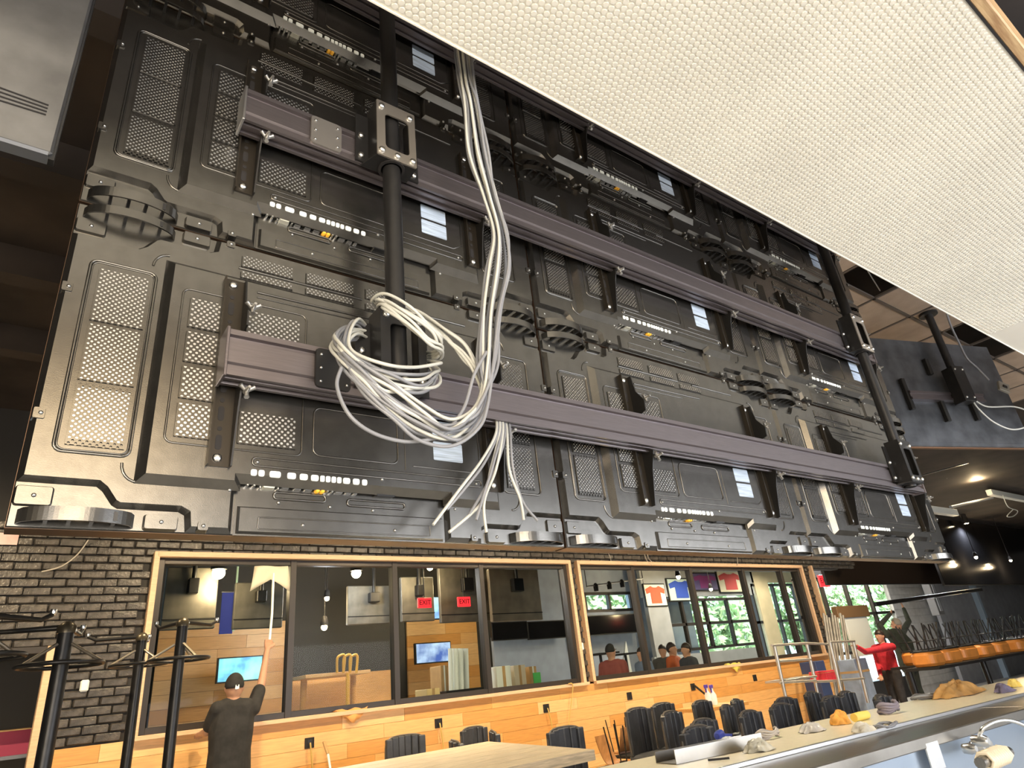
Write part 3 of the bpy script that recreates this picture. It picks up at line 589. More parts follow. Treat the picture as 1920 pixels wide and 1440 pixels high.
# ================================================================== ceiling clutter on the right
CY = 5.2
for k, (a, b) in enumerate((((1735, 958), (1790, 944)), ((1862, 927), (1935, 908)))):
    p, q = PY(*a, CY), PY(*b, CY); MB_ = MB().bbox((min(p.x, q.x), CY, p.z - .0), (max(p.x, q.x), CY + .12, p.z + .13), .006)
    one('light_box', MB_, WHITEP, ('white rectangular fixture beside the video wall corner', 'white rectangular fixture at the right frame edge')[k], 'fixture', 'ceiling fixtures')
p, q = PY(1788, 952, CY), PY(1865, 932, CY); one('conduit', MB().tube([p + Vector((0, .05, .03)), q + Vector((0, .05, .0))], .03, 10), mat('grey conduit', (.5, .5, .5), .45), 'grey conduit between the two white ceiling fixtures', 'pipe')
for k, (a, b) in enumerate((((1716, 838), (1736, 890)), ((1756, 838), (1768, 878)))):
    one('hanger_rod', MB().tube([Vector((PY(*b, CY).x, CY, 4.4)), PY(*b, CY)], .012), ALU, ('left', 'right')[k] + ' thin pale rod hanging from the dark ceiling below the slate display', 'rod', 'hanger rods')
one('conduit', MB().tube([PY(1722, 893, 4.4), PY(1815, 868, 4.4)], .012), ALU, 'thin pale conduit crossing the dark ceiling near the glowing lamp', 'pipe')
p = PY(1835, 846, CY); one('ceiling_disc', MB().lathe([(.005, -.02), (.08, -.016), (.085, 0), (.03, .02)], p, 16), WHITEP, 'small white round ceiling sensor beneath the slate display', 'sensor')
one('loose_wire', MB().tube(smooth_path([PY(*q_, CY) for q_ in ((1845, 852), (1862, 870), (1858, 893), (1872, 905), (1885, 915))]), .01, 6), WHITEP, 'thin white wire dangling from the round sensor', 'wire')
one('loose_wire', MB().tube(smooth_path([PY(*q_, CY) for q_ in ((1880, 928), (1890, 950), (1908, 958), (1900, 968), (1888, 968), (1900, 955))]), .01, 6), WHITEP, 'thin white wire curled under the right ceiling fixture', 'wire')
def lamp(px, py, y, r, lab, en=0, cap=True, col_=WARM):
    p = PY(px, py, y); e = empty('ceiling_lamp', p, 0, lab, 'lamp', 'ceiling lamps')
    MB().ball((0, 0, 0), r, 12, 8).build('bulb', BULB, e)
    MB().lathe([(r * 1.25, r * .5), (r * 1.3, r * 1.2), (r * .9, r * 3.2), (r * .3, r * 3.6)], (0, 0, 0), 14).build('shade', BLK, e)
    if 4.4 - p.z > r * 4: MB().tube([(0, 0, r * 3.5), (0, 0, 4.4 - p.z)], .008, 6).build('stem', BLK, e)
    if en: point('lamp_light', p + Vector((0, -.0, -r * 2.5)), en, col_, r)
    return e
lamp(1828, 890, 5.0, .055, 'glowing amber ceiling lamp at the far right', 60)
lamp(410, 1074, 9.6, .085, 'warm glowing lamp behind the left pane of the first window', 22)
lamp(668, 1075, 9.9, .075, 'white glowing lamp behind the second pane of the first window', 50, True, (.95, .95, 1))
lamp(806, 1064, 9.6, .05, 'small lamp near the head of the third pane', 25)
lamp(845, 1091, 10.5, .045, 'small lamp in front of the hung panel behind the third pane', 25)
lamp(1272, 1082, 10.5, .05, 'small track lamp above the framed blue jersey', 45)
lamp(1333, 1105, 10.5, .04, 'small track lamp left of the second dark mullion', 30)
lamp(613, 1122, 10.8, .04, 'small pendant bulb low behind the second pane', 15)
lamp(608, 1176, 11.0, .05, 'cool pendant bulb lowest behind the second pane', 15, True, (.7, .8, 1))
# dining room downlights hidden above the video wall
for k, (x, y) in enumerate(((-.8, 5.4), (1.6, 5.2), (4.0, 5.2), (6.6, 5.2), (9.2, 5.2), (12.0, 5.2), (3.0, 2.9), (5.0, 2.9), (7.2, 2.9))):
    e = empty('track_spotlight', (x, y, 3.9), 0, 'black ceiling spotlight over the dining floor, hidden high behind the displays, %s from the left' % ORD[k], 'lamp', 'dining spotlights')
    MB().lathe([(.05, 0), (.055, .02), (.05, .16), (.02, .2)], (0, 0, 0), 14).build('can', BLK, e); MB().tube([(0, 0, .19), (0, 0, .5)], .01, 6).build('stem', BLK, e); MB().lathe([(.046, .004), (.046, .006)], (0, 0, 0), 12).build('lens', BULB, e)
    l = bpy.data.lights.new('spot', 'SPOT'); l.energy = 280 if y > 4 else 230; l.color = (1, .78, .48) if y > 4 else (1, .88, .68); l.spot_size = 2.3; l.spot_blend = .8; l.shadow_soft_size = .08; so = bpy.data.objects.new('spot', l); col.objects.link(so); so.location = (x, y, 3.88); so.rotation_euler = Vector((0, .5 if y > 4 else -.12, -1)).to_track_quat('-Z', 'Y').to_euler()
for k, (x, y, z, en, c_) in enumerate(((17.5, 8.6, 4.09, 320, (1, .95, .9)), (21.0, 7.0, 4.09, 260, (.9, .95, 1)), (14.0, 10.2, 4.09, 260, (1, .93, .82)), (17.5, 10.4, 4.09, 220, (1, .9, .72)), (6.5, 10.6, 4.09, 90, (1, .85, .6)))):  # added fill lamps that brighten the dark rooms beyond
    e = empty('fill_lamp', (x, y, z), 0, ('added fill lamp over the entrance', 'added fill lamp beyond the huge black screen', 'added fill lamp over the people behind the glass', 'added fill lamp before the cream wall', 'added fill lamp over the room behind the first window')[k], 'lamp', 'added fill lamps'); MB().lathe([(.06, .05), (.065, .08), (.06, .3)], (0, 0, 0), 18).build('housing', BLK, e); MB().lathe([(.055, .045), (.055, .05)], (0, 0, 0), 18).build('diffuser', BULB, e)
    l = bpy.data.lights.new('fill_light', 'SPOT'); l.energy = en; l.color = c_; l.spot_size = 2.7; l.spot_blend = .4; l.shadow_soft_size = .1; so = bpy.data.objects.new('fill_light', l); col.objects.link(so); so.location = (x, y, z)
# big black screen on the right; lamps stand in for two reflected bulbs
def screen(px0, py0, px1, py1, y, label, cat, m, t=.06, name='wall_screen'):
    a, b = PY(px0, py1, y), PY(px1, py0, y); e = empty(name, (a.x, y, a.z), 0, label, cat); w, h = b.x - a.x, b.z - a.z
    MB().bbox((0, 0, 0), (w, t, h), .005).build('housing', TVD, e); MB().box((.02, -.003, .02), (w - .02, 0, h - .02)).build('panel', m, e); return e
BLKG = mat('switched off glossy screen', (.006, .006, .007), .12)
screen(1772, 1000, 1990, 1098, 7.2, 'huge switched-off black screen hanging at the far right', 'screen', BLKG)
screen(1552, 1040, 1748, 1097, 7.9, 'dark display seen over the entrance windows, under the video wall corner', 'screen', mat('dark umber screen', (.03, .02, .014), .3))
lamp(1830, 1045, 6.9, .04, 'small lamp standing in for a bulb reflected in the huge black screen, left one of two', 20); lamp(1895, 1051, 6.9, .035, 'small lamp standing in for a bulb reflected in the huge black screen, right one of two', 20)  # bulb reflections in the screen, built as small lamps
e = empty('steel_column', (0, 0, 0)); a = PY(1765, 1160, 8.2); MB().bbox((a.x, 8.2, 1.9), (a.x + .35, 8.4, 4.4), .01).build('column_body', mat('grey column paint', (.16, .16, .16), .5), e); MB().bbox((a.x + .09, 8.18, 2.0), (a.x + .25, 8.2, 4.3), .005).build('raised_panel', GREYW, e); tag(e, 'grey panelled column hanging left of the huge black screen', 'column')
# cords above the windows
for k, pts in enumerate((((78, 1072), (115, 1062), (145, 1040), (166, 1012)), ((1137, 1030), (1144, 1045), (1146, 1056)), ((1207, 1033), (1212, 1050), (1222, 1060)), ((1212, 1035), (1217, 1048), (1222, 1053)), ((1382, 1042), (1383, 1055), (1382, 1060)))):
    one('hanging_cable', MB().tube(smooth_path([PY(*q, WY - .05 - .01 * k) for q in pts]), .007, 6), mat('pale cord', (.42, .38, .33), .5), ('pale cord curving down the brick wall at the left', 'short pale cord above the left end of the second window', 'left of the paired cords above the second window', 'right of the paired cords above the second window', 'short pale cord at the right above the second window')[k], 'cord', 'cords on the brick wall')
# ================================================================== bar
BZ = 1.07
kind(MB().box((-2, 1.50, 0), (9.5, 2.0, BZ - .056)).build('wall_bar', GREYW)); BROT = -.045; bpy.data.objects['wall_bar'].location.y = .143; bpy.data.objects['wall_bar'].rotation_euler.z = BROT
tag(MB().bbox((-2, 1.703, BZ - .055), (9.5, 2.24, BZ), .004).build('bar_counter', CREAM, None, (0, .143, 0), BROT), 'long cream stone bar counter scattered with cables and rags', 'counter')
e = empty('bar_rail', (0, .143, 0), BROT, 'stainless drip ledge along the working side of the bar', 'ledge')
MB().bbox((-2, 1.435, BZ - .055), (4.05, 1.70, BZ - .012), .004).build('ledge_section', INOX, e); MB().bbox((4.055, 1.435, BZ - .055), (9.5, 1.70, BZ - .012), .004).build('ledge_section', INOX, e)
MB().bbox((-2, 1.686, BZ - .012), (9.5, 1.700, BZ + .004), .002).build('steel_edge', ALU, e)
MB().bbox((-2, 1.47, .35), (9.5, 1.498, BZ - .056), .002).build('splash_panel', mat('blue grey steel sheet', (.30, .36, .44), .35, .7), e)
e = empty('bar_sink', (4.6, -.07, 0), BROT, 'stainless underbar sink with tap below the bar ledge', 'sink')
MB().bbox((0, .95, .50), (2.2, 1.45, .53), .003).build('basin_floor', INOX, e); MB().bbox((0, .95, .50), (.02, 1.45, .86), .003).build('basin_side', INOX, e); MB().bbox((2.2, .95, .50), (2.22, 1.45, .86), .003).build('basin_side', INOX, e); MB().bbox((0, .93, .50), (2.22, .95, .80), .003).build('basin_front', INOX, e); MB().bbox((0, 1.43, .50), (2.22, 1.452, .98), .003).build('backsplash', INOX, e)
p = PY(1812, 1378, 1.38); t = MB().lathe([(.022, 0), (.022, .05), (.014, .06)], (p.x - 4.6, 1.40, p.z - .03), 12, 'y'); t.tube(smooth_path([(p.x - 4.6, 1.38, p.z - .03), (p.x - 4.6, 1.34, p.z + .02), (p.x - 4.5, 1.30, p.z + .035), (p.x - 4.4, 1.27, p.z + .0), (p.x - 4.38, 1.26, p.z - .06)]), .008); t.build('tap', BOLT, e)
for i in range(3): MB().lathe([(.018, 0), (.022, .03), (.012, .05)], (p.x - 4.66 + i * .07, 1.42, p.z - .05), 10, 'y').build('tap_handle', BOLT, e)
MB().bbox((p.x - 4.9, 1.44, p.z - .10), (p.x - 4.80, 1.452, p.z + .0), .003).build('cover_plate', ALU, e)
hp = PY(1865, 1420, 1.15); e = empty('coiled_hose', hp, 0, 'ribbed pale hose lying at the underbar sink, lower right corner', 'hose')
pts = [(.18 * t / 60 - .09, .026 * math.cos(t * 1.05), .026 * math.sin(t * 1.05)) for t in range(61)]; MB().tube(pts, .007, 6).build('coil', mat('pale hose', (.75, .66, .5), .4), e); MB().tube([(-.13, 0, 0), (.13, 0, 0)], .018, 10).build('core', INOX, e)
# ---- things lying on the bar
def lump(name, px, py, rx, ry, h, m, label, cat, seed, z=BZ, folds=5, rz=0.0):
    rs = random.Random(seed); rx *= .5; ry *= .55; h *= .75; c = PZ(px, py, z); n, k = 28, 9; vs, fs = [], []; ph_ = [rs.uniform(0, 6.28) for _ in range(6)]
    for i in range(k + 1):
        t = i / k
        for j in range(n):
            a = 2 * math.pi * j / n; q = 1 + .16 * math.sin(folds * a + ph_[0]) + .10 * math.sin((folds + 4) * a + ph_[1])
            zz_ = h * max(0, (1 - t ** 2.2)) * (.72 + .35 * math.sin(folds * .5 * a + ph_[2] + 3 * t) * t + .12 * math.sin(7 * a + ph_[3] + 8 * t)) + .002
            vs.append((rx * t * q * math.cos(a), ry * t * q * math.sin(a), max(.002, zz_) if i < k else 0))
    for i in range(k):
        for j in range(n): fs.append((i * n + j, (i + 1) * n + j, (i + 1) * n + (j + 1) % n, i * n + (j + 1) % n))
    mb = MB(); mb.add(vs, fs, True); mb.add([v for v in vs[-n:]], [tuple(range(n))]); o = mb.build(name, m, None, c, rz); tx_ = bpy.data.textures.new('folds', 'CLOUDS'); tx_.noise_scale = .05; sb_ = o.modifiers.new('s', 'SUBSURF'); sb_.levels = sb_.render_levels = 2; dp_ = o.modifiers.new('d', 'DISPLACE'); dp_.texture = tx_; dp_.strength = .035; dp_.mid_level = .3; dp_.texture_coords = 'LOCAL'; return tag(o, label, cat)
lump('work_jacket', 1800, 1303, .56, .16, .13, mat('brown canvas', (.34, .18, .05), .8, 0, .25, 9), 'crumpled brown canvas jacket on the far end of the bar', 'jacket', 3, folds=7)
lump('work_glove', 1578, 1358, .10, .07, .085, mat('orange leather glove', (.72, .33, .05), .7, 0, .2, 25), 'crumpled orange work glove on the bar', 'glove', 5)
lump('rag', 1622, 1372, .13, .06, .04, mat('pale grey rag', (.50, .46, .38), .8, 0, .2, 20), 'pale crumpled rag in front of the orange glove', 'rag', 8)
lump('plastic_wrap', 1525, 1372, .16, .07, .045, mat('grey film', (.45, .42, .38), .4, 0, .3, 14), 'folded grey plastic film on the bar left of the gloves', 'wrap', 11, folds=9)
lump('plastic_wrap', 1425, 1408, .15, .08, .05, mat('dirty film', (.42, .40, .33), .45, 0, .4, 12), 'heap of dirty plastic wrap at the left on the bar', 'wrap', 12, folds=9)
lump('clear_bag', 1368, 1402, .10, .05, .05, mat('clear bag film', (.6, .62, .6), .3, 0, .2, 20), 'clear plastic bag with blue fittings at the left on the bar', 'bag', 15)
lump('rag', 1885, 1298, .16, .08, .06, mat('purple grey rag', (.12, .10, .16), .8, 0, .3, 12), 'dark purple rag past the brown jacket at the right frame edge', 'rag', 16)
lump('work_glove', 1905, 1288, .09, .05, .06, mat('yellow cloth', (.68, .50, .12), .8, 0, .2, 20), 'yellow cloth glove near the right frame edge', 'glove', 17)
p = PZ(1612, 1352, BZ); one('tape_roll', MB().lathe([(.019, -.065), (.021, 0), (.019, .065)], (p.x + .02, p.y, BZ + .02), 14, 'x'), mat('yellow roll', (.80, .62, .14), .5), 'yellow rolled tube beside the orange glove on the bar', 'roll')
def coil(px, py, R, r, turns, m, label, sq=.7, z=BZ, h=.02):
    R *= .62; r *= .7; h *= .6; c = PZ(px, py, z); pts = []
    for i in range(turns * 20 + 1): a = i / 20 * 2 * math.pi; k = 1 + .12 * math.sin(i * .37); pts.append((c.x + R * k * math.cos(a), c.y + R * sq * k * math.sin(a), z + r + h * (i / (turns * 20)) + .006 * math.sin(i * .9)))
    return one('cable_coil', MB().tube(pts, r, 6), m, label, 'cable', 'cable coils on the bar')
coil(1735, 1310, .17, .010, 4, CABG, 'round grey cable coil beside the brown jacket', .6)
coil(1668, 1338, .12, .012, 4, mat('mauve cable', (.20, .17, .20), .5), 'dark mauve cable coil behind the yellow roll', .5, h=.07)
coil(1660, 1362, .12, .006, 3, CABG, 'thin flat cable coil in front of the mauve coil', .5, h=.005)
coil(1440, 1385, .11, .007, 4, mat('pale taupe cable', (.42, .38, .34), .5), 'taupe cable coil on the heap of dirty wrap', .5, h=.05)
p, q = PZ(1238, 1432, BZ), PZ(1400, 1398, BZ); e = empty('steel_tray', (p.x, p.y, BZ), math.atan2(q.y - p.y, q.x - p.x), 'long stainless channel tray lying on the bar at the left', 'tray'); w_ = (q - p).length
MB().box((0, -.09, .001), (w_, .02, .004)).build('tray_floor', INOX, e); MB().box((0, -.094, .001), (w_, -.09, .05)).build('tray_side', INOX, e); MB().box((0, .02, .001), (w_, .024, .04)).build('tray_side', INOX, e)
p = PZ(1352, 1394, BZ); e = empty('cordless_drill', (p.x, p.y, BZ - .010), .5, 'blue cordless tool lying on the clear bag on the bar', 'tool'); BLU = mat('blue tool plastic', (.03, .05, .28), .4)
MB().lathe([(.02, -.11), (.032, -.06), (.034, .05), (.026, .10)], (0, 0, .075), 12, 'x').build('motor_body', BLU, e); MB().tube([(.03, 0, .06), (.06, -.09, .05)], .022, 8).build('grip', BLU, e); MB().bbox((.03, -.15, .02), (.11, -.09, .075), .006).build('battery', TVD, e); e.scale = (.6, .6, .6)
one('pencil', MB().tube([PZ(1328, 1428, BZ) + Vector((0, 0, .005)), PZ(1368, 1424, BZ) + Vector((0, 0, .005))], .004, 6), BLK, 'thin black pencil lying on the bar beside the steel tray', 'pencil')
# ================================================================== plank table in front of the bar
TZ = 1.05; A_, B_ = PZ(1115, 1405, TZ), PZ(915, 1390, TZ); ux = (PZ(630, 1440, TZ) - B_); ux.normalize(); vy = (A_ - B_); Lb = 2.4; nb = 7
e = empty('plank_table', (B_.x, B_.y, 0), 0, 'large weathered plank table top at the bottom centre', 'table')
for k in range(nb):
    a = vy * (k / nb) + vy.normalized() * .002; b = vy * ((k + 1) / nb) - vy.normalized() * .002; qd = [a, b, b + ux * Lb, a + ux * Lb]
    MB().prism([(v.x, v.y) for v in qd], TZ - .05, TZ, .001).build('table_plank', TABLE, e)
fr = vy * .5 + ux * 1.2; MB().lathe([(.3, 0), (.3, .02), (.06, .05), (.05, .9), (.2, TZ - .05)], (fr.x, fr.y, 0), 16).build('pedestal', BLK, e)
# ================================================================== bar chairs with black ribbed backs
def chair_proto():
    e = empty('bar_chair'); w, n = .42, 6
    bk_ = MB()
    for k in range(n):                                # upholstered ribs
        x0 = -w / 2 + k * w / n; cz = lambda x: -.05 * (2 * x / w) ** 2
        xm = x0 + w / n / 2; ys = .17 + cz(xm)
        bk_.bbox((x0 + .0008, ys, .64), (x0 + w / n - .0008, ys + .045, 1.05 - .5 * xm * xm), .007)
    bk_.build('backrest', VINYL, e)
    MB().tube(smooth_path([(-w / 2, .15, .66), (-w / 2, .165, .9), (-w / 2 + .03, .165, 1.028), (0, .195, 1.054), (w / 2 - .03, .165, 1.028), (w / 2, .165, .9), (w / 2, .15, .66)], 5), .009, 6).build('back_frame', mat('brass brown piping', (.10, .085, .07), .45), e)
    MB().bbox((-w / 2, -.22, .58), (w / 2, .20, .65), .02).build('seat', VINYL, e)
    for sx in (-1, 1):
        for sy in (-.19, .18): MB().tube([(sx * .18, sy, .59), (sx * .21, sy * 1.15, 0)], .011, 6).build('leg', STEEL, e)
    MB().tube([(-.2, -.205, .2), (.2, -.205, .2), (.2, .195, .2), (-.2, .195, .2)], .009, 6, True).build('foot_rail', STEEL, e)
    return e
cp = chair_proto()
chairs = [(773, 1379, 3.1), (912, 1362, 3.5), (893, 1383, 1.2), (962, 1366, 4.2), (1087, 1363, 3.3), (1226, 1325, 3.3), (1265, 1318, 3.3), (1312, 1330, 3.5), (1351, 1312, 3.4), (1394, 1310, 3.6), (1424, 1317, 3.6), (1382, 1344, 0.3), (1447, 1331, 0.3), (1351, 1360, 0.25), (1458, 1313, 3.3), (1512, 1318, .2), (1575, 1308, .15), (1562, 1296, 3.4), (1612, 1296, 3.4), (1690, 1302, 3.4)]
chairs.sort()
cpos = [PZ(px, py, 1.05) for px, py, rz in chairs]
for it in range(40):                                  # keep the crowded chairs from standing in one another
    for i in range(len(cpos)):
        for j in range(i):
            d = cpos[i] - cpos[j]; d.z = 0; l_ = d.length
            if 0 < l_ < .50: d = d * ((.51 - l_) / l_ / 2); cpos[i] += d; cpos[j] -= d
        cpos[i].y = min(cpos[i].y, 7.2)
for k, (px, py, rz) in enumerate(chairs):
    c = cp if k == 0 else copy_tree(cp); p = cpos[k]; c.location = (p.x, p.y, 0); c.rotation_euler.z = rz - math.pi if rz > 2 else rz
    tag(c, 'black ribbed vinyl bar chair, %s black chair back from the left' % ORD[k], 'chair', 'black bar chairs')
# plywood chairs standing upside down
def ply_proto():
    e = empty('plywood_chair'); s = MB(); n, m_ = 10, 8; vs, fs = [], []
    for i in range(m_ + 1):
        for j in range(n + 1):
            u, v = j / n * 2 - 1, i / m_; w = .20 * (1 - .25 * max(0, v - .7) ** 1 * u * u); vs.append((u * w, .17 * v - .08 + .05 * u * u, .02 + .36 * v * v))
    vs += [(x, y + .012, z + .004) for x, y, z in vs]; o = (n + 1) * (m_ + 1)
    for i in range(m_):
        for j in range(n):
            a = i * (n + 1) + j; fs += [(a, a + 1, a + n + 2, a + n + 1), (o + a, o + a + n + 1, o + a + n + 2, o + a + 1)]
    s.add(vs, fs, True); s.build('shell', PLY, e); MB().prism(rrect(-.2, -.30, .2, -.05, .06, 4), 0.0, .022, .004).build('seat', PLY, e)
    for sx in (-1, 1):
        for sy in (-.27, -.06): MB().tube([(sx * .14, sy, .02), (sx * .19, sy + (.05 if sy > -.1 else -.04), .50)], .010, 6).build('leg', STEEL, e)
    MB().bbox((-.06, -.2, .02), (.06, -.12, .045), .006).build('mount_plate', STEEL, e)
    return e
pp_ = ply_proto(); PLZ = []
for k, (px, py, y, rz) in enumerate(((1178, 1396, 6.6, 2.9), (1148, 1416, 5.9, .4), (1206, 1414, 5.9, .9), (1254, 1400, 6.5, 2.2))):
    c = pp_ if k == 0 else copy_tree(pp_); p = PY(px, py, y); c.location = (p.x, p.y, p.z - .09); c.rotation_euler.z = rz; c.scale = (.75, .75, .75); PLZ.append(p)
    tag(c, 'brown plywood chair turned legs up between table and bar, %s of the plywood chairs' % ORD[k], 'chair', 'upturned plywood chairs')
for k, p in enumerate(PLZ):
    e = empty('low_table', (p.x, p.y - .1, 0), 0, 'small dark table under the %s upturned plywood chair' % ORD[k], 'table', 'tables under the plywood chairs'); zt = p.z - .095
    MB().bbox((-.2, -.2, zt - .03), (.2, .2, zt), .004).build('table_top', BLK, e); MB().tube([(0, 0, 0), (0, 0, zt - .03)], .03, 8).build('column', STEEL, e); MB().lathe([(.18, 0), (.18, .02), (.04, .04)], (0, 0, 0), 14).build('foot', STEEL, e)
# orange stools upside down on a long table
def stool_proto():
    e = empty('orange_stool'); MB().prism(rrect(-.2, -.17, .2, .17, .07, 5), 0, .02, .004).build('seat_base', STEEL, e)
    sp_ = MB(); Q_ = rrect(-.22, -.18, .22, .18, .12, 6); sp_.prism(Q_, -.045, 0, .03); sp_.prism(Q_, -.16, -.045, 0); sp_.prism(offset(Q_, .03), -.20, -.16, -.03); sp_.build('seat_pad', ORANGEV, e)
    for sx in (-1, 1):
        for sy in (-1, 1): MB().tube([(sx * .15, sy * .12, .02), (sx * .25, sy * .20, .40)], .011, 6).build('leg', STEEL, e)
    MB().tube([(-.18, -.14, .15), (.18, -.14, .15), (.18, .14, .15), (-.18, .14, .15)], .006, 6, True).build('stretcher', STEEL, e)
    return e
sp = stool_proto(); n_st = 0
for row, (yy, n, x0, dx) in enumerate(((5.0, 8, 11.35, .70), (5.6, 8, 12.4, .70))):
    for k in range(n):
        c = sp if n_st == 0 else copy_tree(sp); n_st += 1; c.location = (x0 + k * dx, yy + rnd(-.04, .04), 1.205); c.rotation_euler.z = rnd(-.25, .25)
        tag(c, 'orange padded stool turned legs up, %s from the left in the %s row' % (ORD[k], ('front', 'back')[row]), 'stool', 'upturned orange stools')
e = empty('long_table', (14, 5.25, 0), 0, 'long wooden high table under the upturned orange stools', 'table'); MB().prism([(-2.9, -.5), (4.2, -.5), (4.2, .65), (-2.0, .65), (-2.0, .0), (-2.9, .0)], .96, 1.0, .002).build('table_top', BLK, e)
for x in (-2.8, 0, 3.5): MB().tube([(x, 0, 0), (x, 0, .96)], .05, 10).build('leg', STEEL, e)
# ================================================================== upturned table bases, lower left
def base_thing(px, py, y, ringpx, label, big=1.0, rz=0.3):
    t = PY(px, py, y); e = empty('upturned_table_base', (t.x, y, .95), rz, label, 'table base', 'upturned table bases'); top = t.z - .95; zr = PY(px, ringpx, y).z - .95; r = .037 * big
    MB().tube([(0, 0, 0), (0, 0, top - .05)], r, 18).build('column', STEEL, e); MB().lathe([(r * 1.2, top - .06), (r * 1.25, top - .03), (r * .8, top - .01), (.012, top)], (0, 0, 0), 16).build('hub', mat('worn bronze hub', (.10, .085, .06), .35, .7), e)
    MB().tube([(.19 * math.cos(a), .19 * math.sin(a), zr) for a in (k * math.pi / 16 for k in range(32))], .011, 8, True).build('foot_ring', STEEL, e)
    for k in range(3):
        a = k * 2.094 + .4; MB().tube([(r * math.cos(a), r * math.sin(a), zr + .10), (.19 * math.cos(a), .19 * math.sin(a), zr + .004)], .009, 6).build('ring_strut', mat('worn steel strut', (.35, .31, .25), .35, .8), e)
    for k in range(2):
        a = (2.9, 1.3)[k] if rz > 1 else (1.9, .7)[k]; d = Vector((math.cos(a - rz), math.sin(a - rz), 0)); MB().tube([d * .03 + Vector((0, 0, top - .03)), d * .30 + Vector((0, 0, top - .035)), d * .36 + Vector((0, 0, top - .005))], [.015, .012, .011], 8).build('foot_arm', STEEL, e)
        MB().lathe([(.010, 0), (.016, .015), (.014, .03)], d * .36 + Vector((0, 0, top - .01)), 10).build('glide', BOLT, e)
    return e
base_thing(128, 1165, 4.3, 1246, 'black upturned table base nearest the left frame edge, foot ring high', 1.0, 3.3)
base_thing(268, 1186, 5.9, 1246, 'black upturned table base, middle one of three, before the window jamb', .95, 2.9)
base_thing(344, 1158, 5.3, 1236, 'black upturned table base just left of the window cleaner', .95, .5)
base_thing(-30, 1140, 3.9, 1232, 'black upturned table base mostly cut off by the left frame edge', 1.0, .15)
e = empty('pub_table', (.55, 5.1, 0), 0, 'wide dark table carrying the upturned bases, below the frame', 'table'); MB().bbox((-1.4, -1.4, .91), (.75, 1.0, .95), .004).build('table_top', BLK, e); MB().tube([(-.4, 0, 0), (-.4, 0, .91)], .05, 10).build('column', STEEL, e)
# things in the dark alcove
a = PY(20, 1392, 8.3)
one('alcove_shelf', MB().box((a.x - 1, 8.05, PY(20, 1416, 8.3).z - .03), (a.x + .55, 8.6, PY(20, 1416, 8.3).z)), mat('steel shelf', (.2, .2, .21), .4, .6), 'dark shelf inside the alcove at the far left', 'shelf')
sz = PY(20, 1416, 8.3).z
e = empty('open_carton', (a.x, 8.3, sz), .2, 'open cardboard carton with a pink front in the alcove at the far left', 'carton'); PINK = mat('pink print card', (.55, .08, .16), .6)
for nm, b0, b1, m_ in (('front_side', (-.17, -.15, 0), (.17, -.14, .2), PINK), ('back_side', (-.17, .14, 0), (.17, .15, .22), CARD), ('end_side', (-.17, -.15, 0), (-.16, .15, .2), CARD), ('end_side', (.16, -.15, 0), (.17, .15, .2), CARD), ('flap', (-.17, -.26, .2), (.17, -.15, .21), CARD)): MB().box(b0, b1).build(nm, m_, e)
a = PY(10, 1030, 7.4); one('wall_sticker', MB().box((a.x - .35, WY - .02, PY(10, 1022, WY).z), (PY(34, 1012, WY).x, WY - .008, PY(10, 1000, WY).z)), mat('pink white print', (.7, .45, .42), .5, 0, .3, 5), 'pink and white print on the brick under the video wall corner', 'poster')
a = PY(158, 1286, WY); one('wall_sensor', MB().bbox((a.x - .035, WY - .03, a.z - .05), (a.x + .035, WY - .002, a.z + .05), .012), WHITEP, 'small white sensor on the dark brick left of the first window', 'sensor')
a = PY(1090, 1212, WY); one('wall_sensor', MB().bbox((a.x - .03, WY - .03, a.z - .05), (a.x + .03, WY - .002, a.z + .05), .012), WHITEP, 'small white sensor on the brick pier between the windows', 'sensor')
# outlets on the plank dado
for k, (px, py) in enumerate(((580, 1393), (822, 1356), (1024, 1328), (1180, 1305), (1299, 1288), (1415, 1271), (1506, 1258))):
    a = PY(px, py, WY - .06); e = empty('wall_outlet', (a.x, WY - .06, a.z), 0, 'black square outlet in the maple dado, %s from the left' % ORD[k], 'outlet', 'outlets in the dado')
    MB().bbox((-.05, -.01, -.05), (.05, .002, .05), .003).build('cover_plate', BLK, e); MB().bbox((-.022, -.013, -.03), (.022, -.009, .03), .002).build('socket_face', TVD, e)
    if k < 3: one('plug_cord', MB().tube(smooth_path([a + Vector((.0, -.03, -.0)), a + Vector((0, -.05, -.06)), a + Vector((.03, -.04, -.3)), a + Vector((.05 - .05 * k, -.04, -.7))]), .008, 6), mat('yellow cord', (.62, .42, .12), .5), 'yellow cord plugged into the %s outlet from the left' % ORD[k], 'cord', 'cords from the outlets')
one('extension_cable', MB().tube(smooth_path([PY(*q, WY - .14) for q in ((1066, 1282), (1074, 1284), (1072, 1310), (1066, 1360), (1060, 1420))]), .007, 6), mat('yellow cord', (.62, .42, .12), .5), 'thin yellow cord dropping from the right end of the first window sill', 'cord')
for k, (px, py) in enumerate(((1327, 1303), (1338, 1303))):
    c = PY(px, py, 6.0); e = empty('spray_bottle', (c.x, 6.0 + k * .01, c.z - .12), .3, 'white spray bottle with purple trigger behind the chairs, %s one' % ('left', 'right')[k], 'bottle', 'spray bottles')
    MB().lathe([(.04, 0), (.042, .02), (.042, .12), (.015, .17), (.015, .2)], (0, 0, 0), 14).build('bottle_body', WHITEP, e); m_ = mat('purple trigger', (.10, .05, .42), .4); MB().bbox((-.05, -.015, .2), (.03, .015, .24), .005).build('spray_head', m_, e); MB().bbox((-.04, -.008, .15), (-.028, .008, .2), .003).build('trigger', m_, e)
